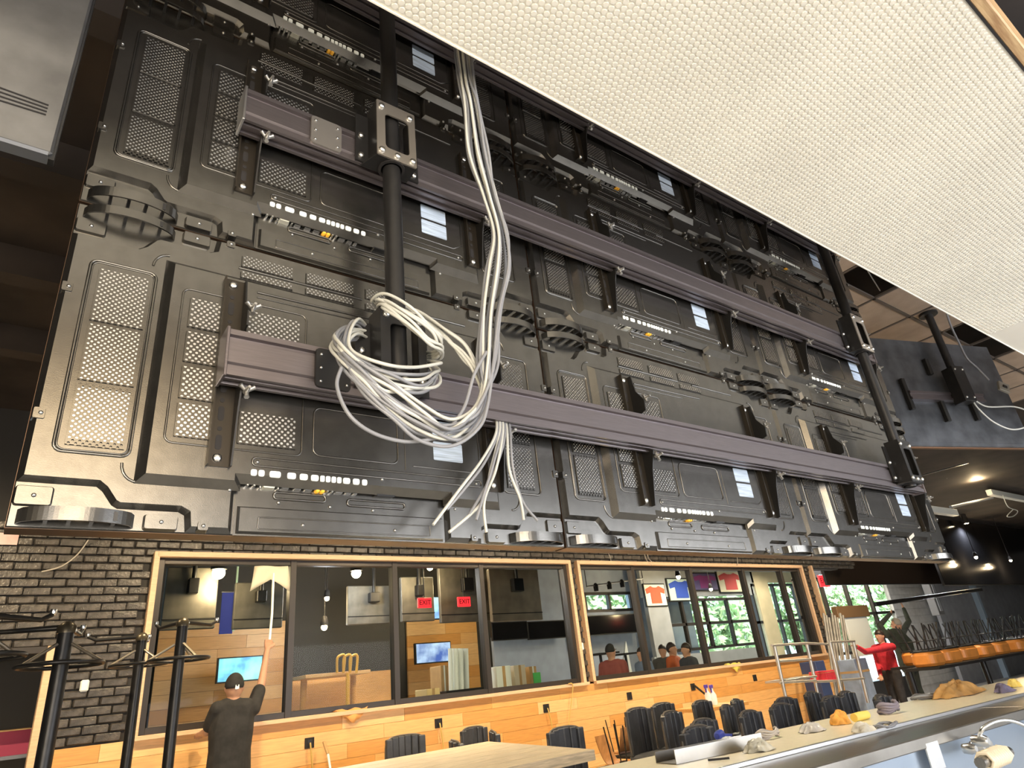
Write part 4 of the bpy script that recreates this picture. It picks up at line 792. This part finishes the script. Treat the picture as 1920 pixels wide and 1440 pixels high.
c = PY(1333, 1303, 6.0); e = empty('side_table', (c.x, 6.05, 0), 0, 'plain high table under the spray bottles', 'table'); MB().bbox((-.4, -.3, c.z - .16), (.4, .3, c.z - .12), .004).build('table_top', MAPLE[2], e); MB().tube([(0, 0, 0), (0, 0, c.z - .16)], .04, 8).build('column', STEEL, e)
for k, (a, b) in enumerate((((646, 1392), (638, 1440)), ((1354, 1280), (1366, 1320)))):
    p, q = PY(*a, 6.9), PY(*b, 6.9); p.y = 7.45; q.y = 7.1; e = empty('broom_handle', q, 0, ('brown tipped pole leaning on the dado near the first outlet', 'black tipped pole leaning on the dado above the chairs')[k], 'pole', 'leaning poles'); d = p - q; MB().tube([Vector((-d.x * 3, -d.y * 2, .02 - q.z)), d * .5], .012, 8).build('stick', WHITEP, e); MB().tube([d * .5, d], .016, 8).build('grip', (CARD, BLK)[k], e)
for k, (px, py, m_) in enumerate(((662, 1328, mat('orange rag cloth', (.80, .38, .12), .8)), (1378, 1248, mat('yellow rag cloth', (.70, .58, .10), .8)))):
    a = PY(px, py, WY - .1); vs, fs = [], []; n = 10
    for i in range(n + 1):
        for j in range(5): t = j / 4; u = i / n - .5; vs.append((u * .42 * (1 - .5 * t), -.05 - .09 * min(1, t * 2) - .01 * math.sin(9 * u + 2 * t), .012 - max(0, t - .35) * .22 * (1 - abs(u)) + .01 * math.sin(14 * u)))
    for i in range(n):
        for j in range(4): fs.append((i * 5 + j, i * 5 + j + 1, i * 5 + j + 6, i * 5 + j + 5))
    o = MB().add(vs, fs, True).build('cleaning_rag', m_, None, (a.x, WY + .02, zs0 + .004)); o.modifiers.new('thickness', 'SOLIDIFY').thickness = .004; tag(o, ('orange cleaning rag draped over the first window sill', 'yellow cleaning rag draped over the second window sill')[k], 'rag', 'rags on the sills')
# ================================================================== people
def remesh(mb, voxel, name, m, parent, sm=6):
    me = mb.mesh(name); o = bpy.data.objects.new(name, me); col.objects.link(o)
    r = o.modifiers.new('r', 'REMESH'); r.mode = 'VOXEL'; r.voxel_size = voxel; r.use_smooth_shade = True
    s = o.modifiers.new('s', 'SMOOTH'); s.iterations = sm; s.factor = .5
    bpy.context.view_layer.update(); dg = bpy.context.evaluated_depsgraph_get(); nm = bpy.data.meshes.new_from_object(o.evaluated_get(dg)); nm.name = name
    bpy.data.objects.remove(o); nm.materials.clear(); nm.materials.append(m); nm.polygons.foreach_set('use_smooth', [True] * len(nm.polygons))
    q = bpy.data.objects.new(name, nm); col.objects.link(q); q.parent = parent; return q
def limb(mb, pts, rs):
    pts = [Vector(p) for p in pts]
    mb.tube(pts, list(rs), 12)
    for p, r in zip(pts, rs): mb.ball(p, r * 1.0, 12, 8)
def hand(mb, w, d, side, s=1.0, curl=.5):             # palm at wrist w pointing along d, fingers curled, thumb on the side
    d = Vector(d).normalized(); sd = Vector(side); sd = (sd - d * sd.dot(d)).normalized(); nn = d.cross(sd); c = w + d * .05 * s
    for k in (-1, 0, 1): limb(mb, [w, c + sd * .022 * k * s], [.022 * s, .018 * s])
    for k, ln in enumerate((.062, .072, .068, .052)):
        b = w + d * .085 * s + sd * (.033 - .022 * k) * s; m_ = b + d * ln * .5 * s + nn * ln * curl * .35; t = m_ + d * ln * (.5 - curl * .5) * s + nn * ln * curl * .6
        limb(mb, [c + sd * (.026 - .018 * k) * s, b, m_, t], [.012 * s, .0105 * s, .0098 * s, .0085 * s])
    b = w + d * .03 * s + sd * .032 * s; limb(mb, [b, b + d * .03 * s + sd * .028 * s, b + d * .062 * s + sd * .030 * s + nn * .015], [.014 * s, .0115 * s, .0095 * s])
def human(name, label, J, look, top, legs, voxel=.009, sleeve='short', hair=None, cap=None, s=1.0, slim=1.0):
    g = Vector(J['pelvis']); base = Vector((g.x, g.y, 0)); e = empty(name, base, 0, label, 'person'); Q = {k: Vector(v) - base for k, v in J.items()}
    look = Vector((look[0], look[1], 0)).normalized(); side = Vector((look.y, -look.x, 0)); hd = Q['head']; b = MB()
    rot = Matrix((side, look, Vector((0, 0, 1)))).transposed()
    def hp_(x, y, z): return hd + rot @ Vector((x, y, z)) * s
    t0 = len(b.v); b.ball((0, 0, 0), (.076 * s, .094 * s, .115 * s), 18, 12); b.v[t0:] = [tuple(hd + rot @ Vector(v)) for v in b.v[t0:]]
    limb(b, [hp_(0, .03, -.05), hp_(0, .055, -.09)], [.055 * s, .036 * s]); limb(b, [hp_(0, .088, .012), hp_(0, .108, -.018)], [.010 * s, .016 * s])
    for k in (-1, 1): b.ball(hp_(.076 * k, -.005, -.005), (.014 * s, .02 * s, .03 * s), 8, 6); b.ball(hp_(.03 * k, .082, .028), .014 * s, 8, 6)
    limb(b, [hp_(-.02, .088, -.052), hp_(.02, .088, -.052)], [.008 * s, .008 * s])
    limb(b, [hp_(0, -.015, -.06), Q['neck'], Q['chest']], [.052 * s, .055 * s, .08 * s])
    ax = (Q['shR'] - Q['shL']); mid = (Q['shR'] + Q['shL']) / 2
    limb(b, [Q['shL'], mid, Q['shR']], [.062 * s, .095 * s, .062 * s])
    for k in (-.4, 0, .4): limb(b, [mid + ax * k * .62, Q['chest'] + ax * k * .55, (Q['chest'] + Q['pelvis']) / 2 + ax * k * .46, Q['pelvis'] + ax * k * .5], [.085 * s * slim, .105 * s * slim, .095 * s * slim, .105 * s * slim])
    for S in 'LR':
        limb(b, [Q['sh' + S], Q['el' + S], Q['wr' + S]], [.052 * s, .040 * s, .027 * s]); hand(b, Q['wr' + S], Q['wr' + S] - Q['el' + S], J.get('thumb', side), s)
        hip = Q['pelvis'] + ax.normalized() * (.09 if S == 'R' else -.09) * s; kn = hip + Vector((0, .0, -(hip.z) * .48)) + look * .03; ft = Vector((hip.x, hip.y, .08)) - look * .02
        limb(b, [hip, kn, ft, ft + look * .15 - Vector((0, 0, .035))], [.088 * s, .060 * s, .045 * s, .04 * s])
    remesh(b, voxel, 'body', SKIN, e)
    c = MB(); pv = Q['pelvis']
    for k in (-.4, -.2, 0, .2, .4): limb(c, [mid + ax * k * .66, Q['chest'] + ax * k * .62, (Q['chest'] + pv) / 2 + ax * k * .56, pv + ax * k * .6 - Vector((0, 0, .04))], [.092 * s * slim, .118 * s * slim, .112 * s * slim, .118 * s * slim])
    limb(c, [Q['shL'], mid, Q['shR']], [.072 * s, .1 * s, .072 * s])
    for S in 'LR':
        f = .72 if sleeve == 'short' else 1.0; el = Q['sh' + S].lerp(Q['el' + S], f)
        if sleeve == 'short': limb(c, [Q['sh' + S], el], [.070 * s, .062 * s])
        else: limb(c, [Q['sh' + S], Q['el' + S], Q['el' + S].lerp(Q['wr' + S], .93)], [.066 * s, .053 * s, .038 * s])
    remesh(c, voxel, 'shirt', top, e)
    c = MB()
    for k in (-.4, 0, .4): limb(c, [pv + ax * k * .54, pv + ax * k * .54 - Vector((0, 0, .12))], [.112 * s, .105 * s])
    for S in 'LR':
        hip = pv + ax.normalized() * (.09 if S == 'R' else -.09) * s; kn = hip + Vector((0, 0, -(hip.z) * .48)) + look * .03; ft = Vector((hip.x, hip.y, .10)) - look * .02
        limb(c, [hip, kn, ft], [.10 * s, .075 * s, .064 * s])
    remesh(c, voxel, 'trousers', legs, e)
    if hair or cap:
        h = MB(); t0 = 0; h.ball((0, 0, 0), (.086 * s, .102 * s, .118 * s), 18, 12); zc = .035 if cap else -.02
        vs = []
        for v in h.v:
            v = Vector(v)
            if v.y > .02 and v.z < zc + .03: v.y = .02; v *= .9
            if v.z < (-.03 if not cap else .0): v.z = max(v.z, -.075 if not cap else -.02); v.x *= .93
            vs.append(tuple(hd + rot @ (v + Vector((0, -.006, .012)))))
        h.v = vs; h.build('cap' if cap else 'hair', cap or hair, e)
        if cap:
            br = MB().prism([(.075 * math.cos(a), .085 * math.sin(a) + .06) for a in (k * math.pi / 8 for k in range(9))], 0, .006, 0); br.v = [tuple(hd + rot @ (Vector(v) + Vector((0, .0, .03)))) for v in br.v]; br.build('cap_brim', cap, e)
    return e
BT = mat('black cotton', (.020, .019, .020), .85, 0, .3, 14); DEN = mat('dark trousers', (.035, .032, .035), .85, 0, .3, 14)
y0 = 6.95
def std(px, py, y, face, hgt=None, **kw):             # standing joints, head top at the pixel
    t = PY(px, py, y); h = t.z; f = Vector((face[0], face[1], 0)).normalized(); sd = Vector((f.y, -f.x, 0)); k = h / 1.75; c = Vector((t.x, y, 0)); up = lambda z, a=0, b=0: c + sd * a * k + f * b * k + Vector((0, 0, z * k))
    J = dict(head=up(1.635), neck=up(1.49, 0, -.01), chest=up(1.28), pelvis=up(.97), shL=up(1.43, -.19), shR=up(1.43, .19), elL=up(1.15, -.25, -.02), elR=up(1.15, .25, -.02), wrL=up(.93, -.25, .10), wrR=up(.93, .25, .10), s=k)
    J.update(kw); s = J.pop('s'); return J, s
# window cleaner
J, s = std(441, 1264, y0, (.12, 1))
J['elR'] = PY(490, 1283, 7.05); J['wrR'] = PY(501, 1218, 7.22); J['shR'] = PY(474, 1328, y0); J['shL'] = PY(408, 1330, y0 - .02); J['elL'] = PY(388, 1372, 7.05); J['wrL'] = PY(377, 1376, 7.30)
man = human('person', 'person in black T-shirt and black cap cleaning the first window with a raised pole', J, (.12, 1), BT, DEN, .0075, 'short', None, BT, s)
hdp = J['head']; MB().bbox((-.018, -.006, -.02), (.018, .004, .02), .003).build('cap_badge', WHITEP, man, hdp - Vector((J['pelvis'].x, J['pelvis'].y, 0)) + Vector((.0, -.1, .0)))
e = empty('cleaning_pole', PY(505, 1205, 7.28), 0, 'white window cleaning pole raised against the glass by the person in black', 'pole'); a = PY(505, 1205, 7.28)
MB().tube([PY(498, 1252, 7.22) - a, Vector((0, 0, 0)), PY(510, 1150, 7.38) - a, PY(513, 1075, 7.48) - a], .013, 10).build('shaft', WHITEP, e)
pd = MB(); vs, fs = [], []; c = PY(508, 1082, 7.5) - a
for i in range(9):
    for j in range(6): u, v = i / 8 - .5, j / 5; vs.append(c + Vector((u * .36 * (1 + .2 * v), .02 * math.sin(8 * u + 3 * v), .12 - .26 * v * (.55 + abs(u)))))
for i in range(8):
    for j in range(5): fs.append((i * 6 + j, i * 6 + j + 1, i * 6 + j + 7, i * 6 + j + 6))
o = pd.add(vs, fs, True).build('mop_cloth', mat('cream mop cloth', (.72, .66, .52), .8), e); o.modifiers.new('t', 'SOLIDIFY').thickness = .006
# person in red
RED = mat('red knit', (.55, .025, .05), .75, 0, .15, 20)
J, s = std(1646, 1182, 6.3, (-1, .15)); J['elL'] = PY(1622, 1222, 6.2); J['wrL'] = PY(1606, 1212, 6.15); J['elR'] = J['elR'] + Vector((.02, 0, 0)); J['wrR'] = PY(1651, 1268, 6.25)
w = human('person', 'person in red long-sleeved top with dark tied hair, reaching left', J, (-1, .15), RED, DEN, .009, 'long', mat('dark brown hair', (.025, .015, .012), .5), None, s, .78)
MB().ball(J['head'] - Vector((J['pelvis'].x, J['pelvis'].y, 0)) + Vector((.11, 0, .0)), (.055, .05, .055)).build('hair_bun', mat('dark brown hair', (.025, .015, .012), .5), w)
# person in dark green lifting a board
GRN = mat('dark olive jacket', (.035, .045, .035), .85, 0, .25, 12)
J, s = std(1677, 1160, 6.8, (-.2, 1)); J['shL'] = PY(1662, 1190, 6.8); J['shR'] = PY(1692, 1186, 6.8); J['elL'] = PY(1650, 1172, 6.85); J['wrL'] = PY(1670, 1150, 6.95); J['elR'] = PY(1704, 1165, 6.85); J['wrR'] = PY(1694, 1140, 6.92)
human('person', 'person in dark olive overalls and grey cap lifting a long black board overhead', J, (-.2, 1), GRN, mat('dark olive overalls', (.03, .036, .03), .85, 0, .2, 12), .009, 'long', None, mat('grey beanie', (.30, .28, .25), .8), s)
p, q = PY(1640, 1133, 6.95), PY(1840, 1105, 6.95)
e = empty('lifted_board', p, math.atan2(0, 1), 'long thin black board lifted overhead by the person in olive', 'board'); d = q - p
MB().bbox((0, -.03, -.035), (d.x, .03, .04), .006).xf(Matrix.Rotation(-math.atan2(d.z, d.x), 4, 'Y')).build('board_body', TVD, e); MB().bbox((0, -.034, -.045), (d.x, .034, -.035), .003).xf(Matrix.Rotation(-math.atan2(d.z, d.x), 4, 'Y')).build('lower_edge', STEEL, e)
# people beyond the second window
for k, (px, py, y, c_, f_, lab) in enumerate(((1143, 1208, 8.9, (.26, .07, .06), (1, .3), 'person in maroon shirt behind the second window'), (1201, 1214, 9.8, (.16, .22, .34), (-1, .2), 'person in blue grey shirt behind the second window'), (1240, 1209, 10.3, (.08, .08, .08), (-1, -.4), 'person in dark clothes, left of the three grouped behind the glass'), (1257, 1205, 9.5, (.45, .10, .03), (.3, -1), 'person with an orange stripe vest in the middle of the group behind the glass'), (1284, 1206, 8.8, (.05, .055, .07), (-1, .3), 'person in dark navy leaning, right of the group behind the glass'))):
    J, s = std(px, py, y, f_); human('person', lab, J, f_, mat('shirt cloth %d' % k, c_, .85), DEN, .014, 'short', mat('dark brown hair', (.025, .015, .012), .5), BT if k == 0 else None, s)
# ================================================================== platform ladder, tube bundle and cartons at the right
LY = 6.0
e = empty('platform_ladder', PY(1500, 1300, LY), 0, 'aluminium platform ladder with folding guard rails by the window corner', 'ladder'); o0 = PY(1500, 1300, LY); AL2 = mat('dull aluminium', (.55, .53, .50), .4, .8)
def lt(nm, pts, r=.02): MB().tube([PY(a, b, LY + dy) - o0 for a, b, dy in pts], r, 8).build(nm, AL2, e)
for a, b, dy in (((1452, 1212), (1478, 1330), 0), ((1512, 1205), (1540, 1330), .1), ((1556, 1205), (1585, 1330), 0), ((1600, 1204), (1628, 1318), .1)): lt('ladder_post', [(*a, dy), (*b, dy)], .026)
for a, b, dy in (((1447, 1210), (1512, 1206), 0), ((1512, 1206), (1556, 1208), .05), ((1556, 1204), (1602, 1202), .0), ((1462, 1280), (1530, 1276), 0), ((1530, 1278), (1575, 1276), .05), ((1572, 1276), (1620, 1272), 0), ((1456, 1240), (1520, 1236), 0)): lt('ladder_rail', [(*a, dy), (*b, dy)], .018)
pq, qq = PY(1474, 1279, LY) - o0, PY(1535, 1276, LY) - o0; MB().bbox((pq.x, 0, pq.z), (qq.x, .35, pq.z + .03), .004).build('platform', AL2, e)
e = empty('tube_bundle', PY(1565, 1290, 6.7), 0, 'upright bundle of silver tubes standing behind the platform ladder', 'tubes'); o0 = PY(1565, 1290, 6.7)
for k in range(8):
    px = 1544 + k * 5.2; MB().tube([PY(px, 1150 + (k % 3) * 4, 6.7 + .03 * (k % 2)) - o0, Vector((PY(px + 18, 1320, 6.7).x, 6.7 + .03 * (k % 2), 0)) - o0], .022, 8).build('tube', mat('galvanised tube', (.38, .36, .33), .45, .6, .2, 8), e)
for k, (a, b, y, m_, lab, cat) in enumerate((((1600, 1236), (1640, 1310), 6.25, mat('blue white carton', (.30, .38, .55), .6, 0, .2, 5), 'blue and white carton standing left of the person in red', 'carton'), ((1528, 1240), (1560, 1320), 6.6, mat('navy case', (.03, .05, .14), .5), 'navy case standing behind the platform ladder', 'case'), ((1548, 1258), (1562, 1276), 6.1, RED, 'small red box on the platform ladder', 'box'))):
    p, q = PY(*a, y), PY(*b, y); e = empty('carton', (p.x, y, 0 if k < 2 else q.z), 0, lab, cat); MB().bbox((0, 0, 0), (q.x - p.x + .12, .3, p.z - (0 if k < 2 else q.z)), .008).build('carton_body', m_, e); MB().box((-.002, -.002, (p.z - (0 if k < 2 else q.z)) * .82), (q.x - p.x + .122, .302, (p.z - (0 if k < 2 else q.z)) * .85)).build('tape_band', CARD, e)
p, q = PY(1588, 1158, 7.0), PY(1652, 1226, 7.0); e = empty('display_stand', (p.x, 7.05, q.z), 0, 'bright white panel with brown header between the tubes and the person in red', 'panel'); MB().bbox((0, 0, 0), (q.x - p.x, .05, p.z - q.z), .006).build('panel_sheet', WHITEP, e); MB().bbox((-.25, -.03, p.z - q.z), (q.x - p.x + .1, .08, p.z - q.z + .22), .006).build('panel_header', mat('brown veneer', (.20, .12, .06), .5), e); MB().tube([(.1, .02, -q.z), (.1, .02, 0)], .03, 8).build('panel_stand', STEEL, e)
# exit signs
def text(s_, size, m, parent, loc, rx=math.pi / 2, rz=0, ex=.002):
    c = bpy.data.curves.new('lettering', 'FONT'); c.body = s_; c.size = size; c.extrude = ex; c.align_x = 'CENTER'; c.align_y = 'CENTER'; o = bpy.data.objects.new('lettering', c); col.objects.link(o)
    bpy.context.view_layer.update(); me = bpy.data.meshes.new_from_object(o.evaluated_get(bpy.context.evaluated_depsgraph_get())); bpy.data.objects.remove(o); me.materials.clear(); me.materials.append(m)
    q = bpy.data.objects.new('lettering', me); col.objects.link(q); q.parent = parent; q.location = loc; q.rotation_euler = (rx, 0, rz); return q
REDL = mat('lit red sign', (.8, .02, .02), .4, emit=(1, .03, .04), es=.9); DRK = mat('sign lettering', (.12, .0, .0), .5)
for px, py, w_, y, lab in ((797, 1130, .24, 9.4, 'small red exit sign, left one behind the third pane of the first window'), (871, 1128, .24, 9.4, 'small red exit sign, right one behind the third pane of the first window'), (1546, 1089, .42, 8.6, 'red exit sign above the entrance windows')):
    c = PY(px, py, y); e = empty('exit_sign', c, 0, lab, 'sign', 'exit signs'); MB().bbox((-w_ / 2, 0, -w_ * .32), (w_ / 2, .04, w_ * .32), .006).build('sign_face', REDL, e); text('EXIT', w_ * .42, DRK, e, (0, -.003, 0)); MB().tube([(0, .02, w_ * .3), (0, .02, 4.4 - c.z)], .008, 6).build('hanger', BLK, e)
# ================================================================== contents of the room beyond the glass
OLV = mat('olive display back', (.13, .12, .10), .5, .2, .25, 5); OLL = mat('tan display back', (.26, .21, .15), .5, .1, .2, 4)
for k, (a, b, c, d, y, m_, lab) in enumerate(((300, 1064, 412, 1182, 9.8, OLV, 'dark hung display back behind the left pane, leftmost of the hung row'), (436, 1092, 533, 1180, 10.0, OLV, 'dark hung display back behind the cleaning pole'), (652, 1098, 742, 1172, 10.6, OLV, 'dark hung display back at the right of the second pane'), (754, 1082, 812, 1166, 10.2, OLV, 'dark hung display back at the left of the third pane'), (828, 1066, 916, 1168, 9.9, OLV, 'dark hung display back at the right of the third pane'), (924, 1068, 1008, 1166, 9.7, OLL, 'tan hung display back in the fourth pane'))):
    p, q = PY(a, d, y), PY(c, b, y); e = empty('hung_display', (p.x, y, p.z), 0, lab, 'display', 'displays hung in the next room'); MB().bbox((0, 0, 0), (q.x - p.x, .08, q.z - p.z), .01).build('rear_panel', m_, e); MB().box((0, -.006, .12), (q.x - p.x, 0, .135)).build('lower_seam', BLK, e); MB().bbox(((q.x - p.x) * .4, -.12, (q.z - p.z) * .55), ((q.x - p.x) * .6, 0, (q.z - p.z) * .8), .01).build('mount_box', STEEL, e); MB().tube([((q.x - p.x) / 2, -.06, (q.z - p.z) * .7), ((q.x - p.x) / 2, -.06, 4.4 - p.z)], .03, 8).build('hanger_pipe', STEEL, e)
def glow(n, c1, c2, s_):
    m = mat(n, c1, .4, 0, 0, 3.2, c2=c2); nt = m.node_tree; b = nt.nodes['Principled BSDF']; src = b.inputs['Base Color'].links[0].from_socket; nt.links.new(src, b.inputs['Emission Color']); b.inputs['Emission Strength'].default_value = s_; return m
screen(405, 1228, 494, 1282, 12.0, 'lit screen with blue green picture on the maple wall behind the cleaner', 'screen', glow('sports picture', (.25, .75, .45), (.04, .16, .62), 1.1), .08)
screen(780, 1202, 845, 1246, 12.0, 'blue lit screen on the maple wall behind the third pane', 'screen', glow('blue picture', (.05, .10, .35), (.45, .62, .85), .8), .08)
screen(806, 1118, 829, 1162, 11.5, 'small blue lit screen high between two hung displays', 'screen', glow('blue menu picture', (.3, .6, 1.0), (.02, .06, .40), 1.0), .06)
screen(924, 1164, 988, 1202, 12.1, 'dark screen over the white block wall, left one', 'screen', BLKG); screen(992, 1162, 1062, 1200, 12.1, 'dark screen over the white block wall, right one', 'screen', BLKG)
screen(1104, 1150, 1200, 1192, 12.2, 'wide dark screen on the blue wall under the strip window', 'screen', BLKG)
a = PY(426, 1150, 10.4); e = empty('hanging_banner', a, 0, 'narrow blue banner hanging between the hung displays behind the left pane', 'banner'); MB().box((-.09, 0, -.28), (.09, .012, .3)).build('cloth', mat('royal blue cloth', (.02, .04, .34), .7), e); MB().tube([(-.1, 0, .3), (.1, 0, .3)], .012, 6).build('rod', ALU, e); MB().tube([(.1, 0, -.25), (.1, 0, 4.4 - a.z)], .015, 6).build('edge_pole', mat('pale green pole', (.45, .65, .50), .5), e)
for k, (a, b, y, m_, lab) in enumerate((((930, 1250), (962, 1300), 9.2, WHITEP, 'white carton standing inside the fourth pane'), ((963, 1248), (990, 1300), 9.3, mat('off white carton', (.7, .62, .5), .7), 'off white carton right beside the white one in the fourth pane'), ((992, 1250), (1010, 1292), 9.4, CARD, 'brown carton with green mark in the fourth pane'), ((800, 1292), (826, 1312), 8.8, mat('pale yellow carton', (.8, .6, .3), .6), 'pale carton on the counter inside the third pane'), ((826, 1248), (842, 1300), 9.6, CARD, 'tall brown carton left of the tube trolley'))):
    p, q = PY(*a, y), PY(*b, y); e = empty('carton', (p.x, y, 0), 0, lab, 'carton', 'cartons in the next room'); z0 = 0; MB().bbox((0, 0, z0), (q.x - p.x, .35, p.z), .008).build('carton_body', m_, e); MB().box(((q.x - p.x) * .4, -.003, z0 + .02), ((q.x - p.x) * .6, -.001, p.z)).build('tape_band', CARD if m_ is not CARD else WHITEP, e)
    if k == 2: MB().box((.06, -.004, p.z - .26), (.22, -.001, p.z - .1)).build('green_mark', mat('green print', (.1, .55, .15), .5), e)
a = PY(862, 1290, 9.3); e = empty('tube_trolley', a, 0, 'trolley of upright white tubes behind the third pane', 'trolley')
for k in range(7): MB().tube([PY(846 + k * 5, 1296, 9.3 + .08 * (k % 2)) - a, PY(844 + k * 5, 1216, 9.3 + .08 * (k % 2)) - a], .035, 8).build('tube', WHITEP, e)
MB().bbox((-.35, -.2, -.06), (.4, .3, -.02), .01).build('trolley_base', TVD, e); MB().tube([(-.3, 0, -.06), (-.3, 0, -a.z)], .03, 6).build('leg', STEEL, e); MB().tube([(.3, 0, -.06), (.3, 0, -a.z)], .03, 6).build('leg', STEEL, e)
e = empty('yellow_handcart', PY(652, 1262, 10.2), 0, 'yellow tubular hand cart behind the second pane', 'cart'); a = PY(652, 1262, 10.2); YL = mat('yellow enamel', (.75, .42, .06), .4)
for dx in (0, 12, 24): MB().tube(smooth_path([PY(632 + dx, 1262, 10.2) - a, PY(632 + dx, 1238, 10.2) - a, PY(636 + dx, 1230, 10.2) - a, PY(646 + dx, 1230, 10.2) - a, PY(644 + dx, 1262, 10.2) - a], 4), .02, 8).build('hoop', YL, e)
MB().bbox((-.3, -.1, -a.z + .1), (.3, .3, -a.z + .2), .01).build('deck', YL, e); MB().tube([(0, 0, -a.z + .2), (0, 0, 0)], .03, 8).build('post', YL, e)
p, q = PY(560, 1268, 10.6), PY(680, 1262, 10.6); e = empty('high_table', ((p.x + q.x) / 2, 10.7, 0), 0, 'high wooden table behind the second pane', 'table'); MB().bbox((-(q.x - p.x) / 2, -.4, p.z - .05), ((q.x - p.x) / 2, .4, p.z), .005).build('table_top', MAPLE[3], e); MB().tube([(-.4, 0, 0), (-.4, 0, p.z - .05)], .05, 8).build('leg', MAPLE[1], e); MB().tube([(.4, 0, 0), (.4, 0, p.z - .05)], .05, 8).build('leg', MAPLE[1], e)
for k, (a, b, c, d, y, m1, m2, lab) in enumerate(((1214, 1096, 1244, 1136, 11.95, (.75, .10, .04), (.8, .7, .6), 'framed red and white jersey on the grey pier'), (1258, 1086, 1296, 1126, 11.95, (.03, .07, .36), (.45, .55, .5), 'framed blue jersey on the grey wall'), (1304, 1076, 1340, 1106, 11.95, (.22, .04, .18), (.10, .08, .2), 'framed purple jersey right of the blue one'), (1352, 1072, 1386, 1110, 11.95, (.55, .08, .08), (.7, .65, .5), 'framed red striped jersey left of the cream wall'))):
    p, q = PY(a, d, y), PY(c, b, y); e = empty('framed_jersey', (p.x, y, p.z), 0, lab, 'picture', 'framed jerseys'); w_, h_ = q.x - p.x, q.z - p.z
    MB().bbox((-.03, 0, -.03), (w_ + .03, .05, h_ + .03), .008).build('frame', STEEL, e); MB().box((0, -.004, 0), (w_, 0, h_)).build('backing', mat('mat %d' % k, m2, .6), e)
    MB().prism([(w_ * .25, h_ * .1), (w_ * .75, h_ * .1), (w_ * .75, h_ * .62), (w_ * .95, h_ * .55), (w_ * .98, h_ * .78), (w_ * .7, h_ * .93), (w_ * .58, h_ * .86), (w_ * .42, h_ * .86), (w_ * .3, h_ * .93), (w_ * .02, h_ * .78), (w_ * .05, h_ * .55), (w_ * .25, h_ * .62)], .004, .012, 0, lambda a_, b_, c_: (a_, -c_, b_)).build('jersey', mat('jersey %d' % k, m1, .7), e)
p = PY(1165, 1258, 11.6); e = empty('light_patch', (p.x, 11.6, 0), 0, 'white triangular board shaped as a light patch behind the people in the second window', 'board'); MB().prism([(-.45, .2), (.40, .2), (.30, PY(1178, 1202, 11.6).z)], 0, .04, 0, lambda a_, b_, c_: (a_, c_, b_)).build('board', WHITEP, e); MB().tube([(.25, .05, 0), (.25, .05, 1.2)], .03, 8).build('prop', STEEL, e)  # bright patch of light built as a white board
for k, (px, y) in enumerate(((1125, 10.4), (1172, 10.9))):
    p = PY(px, 1225, y); e = empty('bar_table', (p.x, y, 0), 0, 'slim black bar table behind the second window, %s one' % ('left', 'right')[k], 'table', 'bar tables in the next room'); MB().bbox((-.28, -.28, p.z - .03), (.28, .28, p.z), .005).build('table_top', BLK, e); MB().tube([(0, 0, 0), (0, 0, p.z - .03)], .03, 8).build('column', STEEL, e); MB().lathe([(.25, 0), (.25, .02), (.04, .04)], (0, 0, 0), 14).build('foot', STEEL, e)
p, q = PY(1100, 1100, 10.8), PY(1205, 1085, 10.8); e = empty('track_light', p, 0, 'slanted ceiling track with small spots behind the second window', 'lamp'); MB().tube([Vector((0, 0, 0)), q - p], .018, 6).build('track', ALU, e)
for k in range(4): c = (q - p) * (.15 + .23 * k); MB().lathe([(.05, -.12), (.055, 0), (.02, .05)], c, 10).build('spot_head', BLK, e)
MB().tube([(0, 0, 0), (0, 0, 4.4 - p.z)], .01, 6).build('stem', BLK, e); MB().tube([q - p, q - p + Vector((0, 0, 4.4 - q.z))], .01, 6).build('stem', BLK, e)
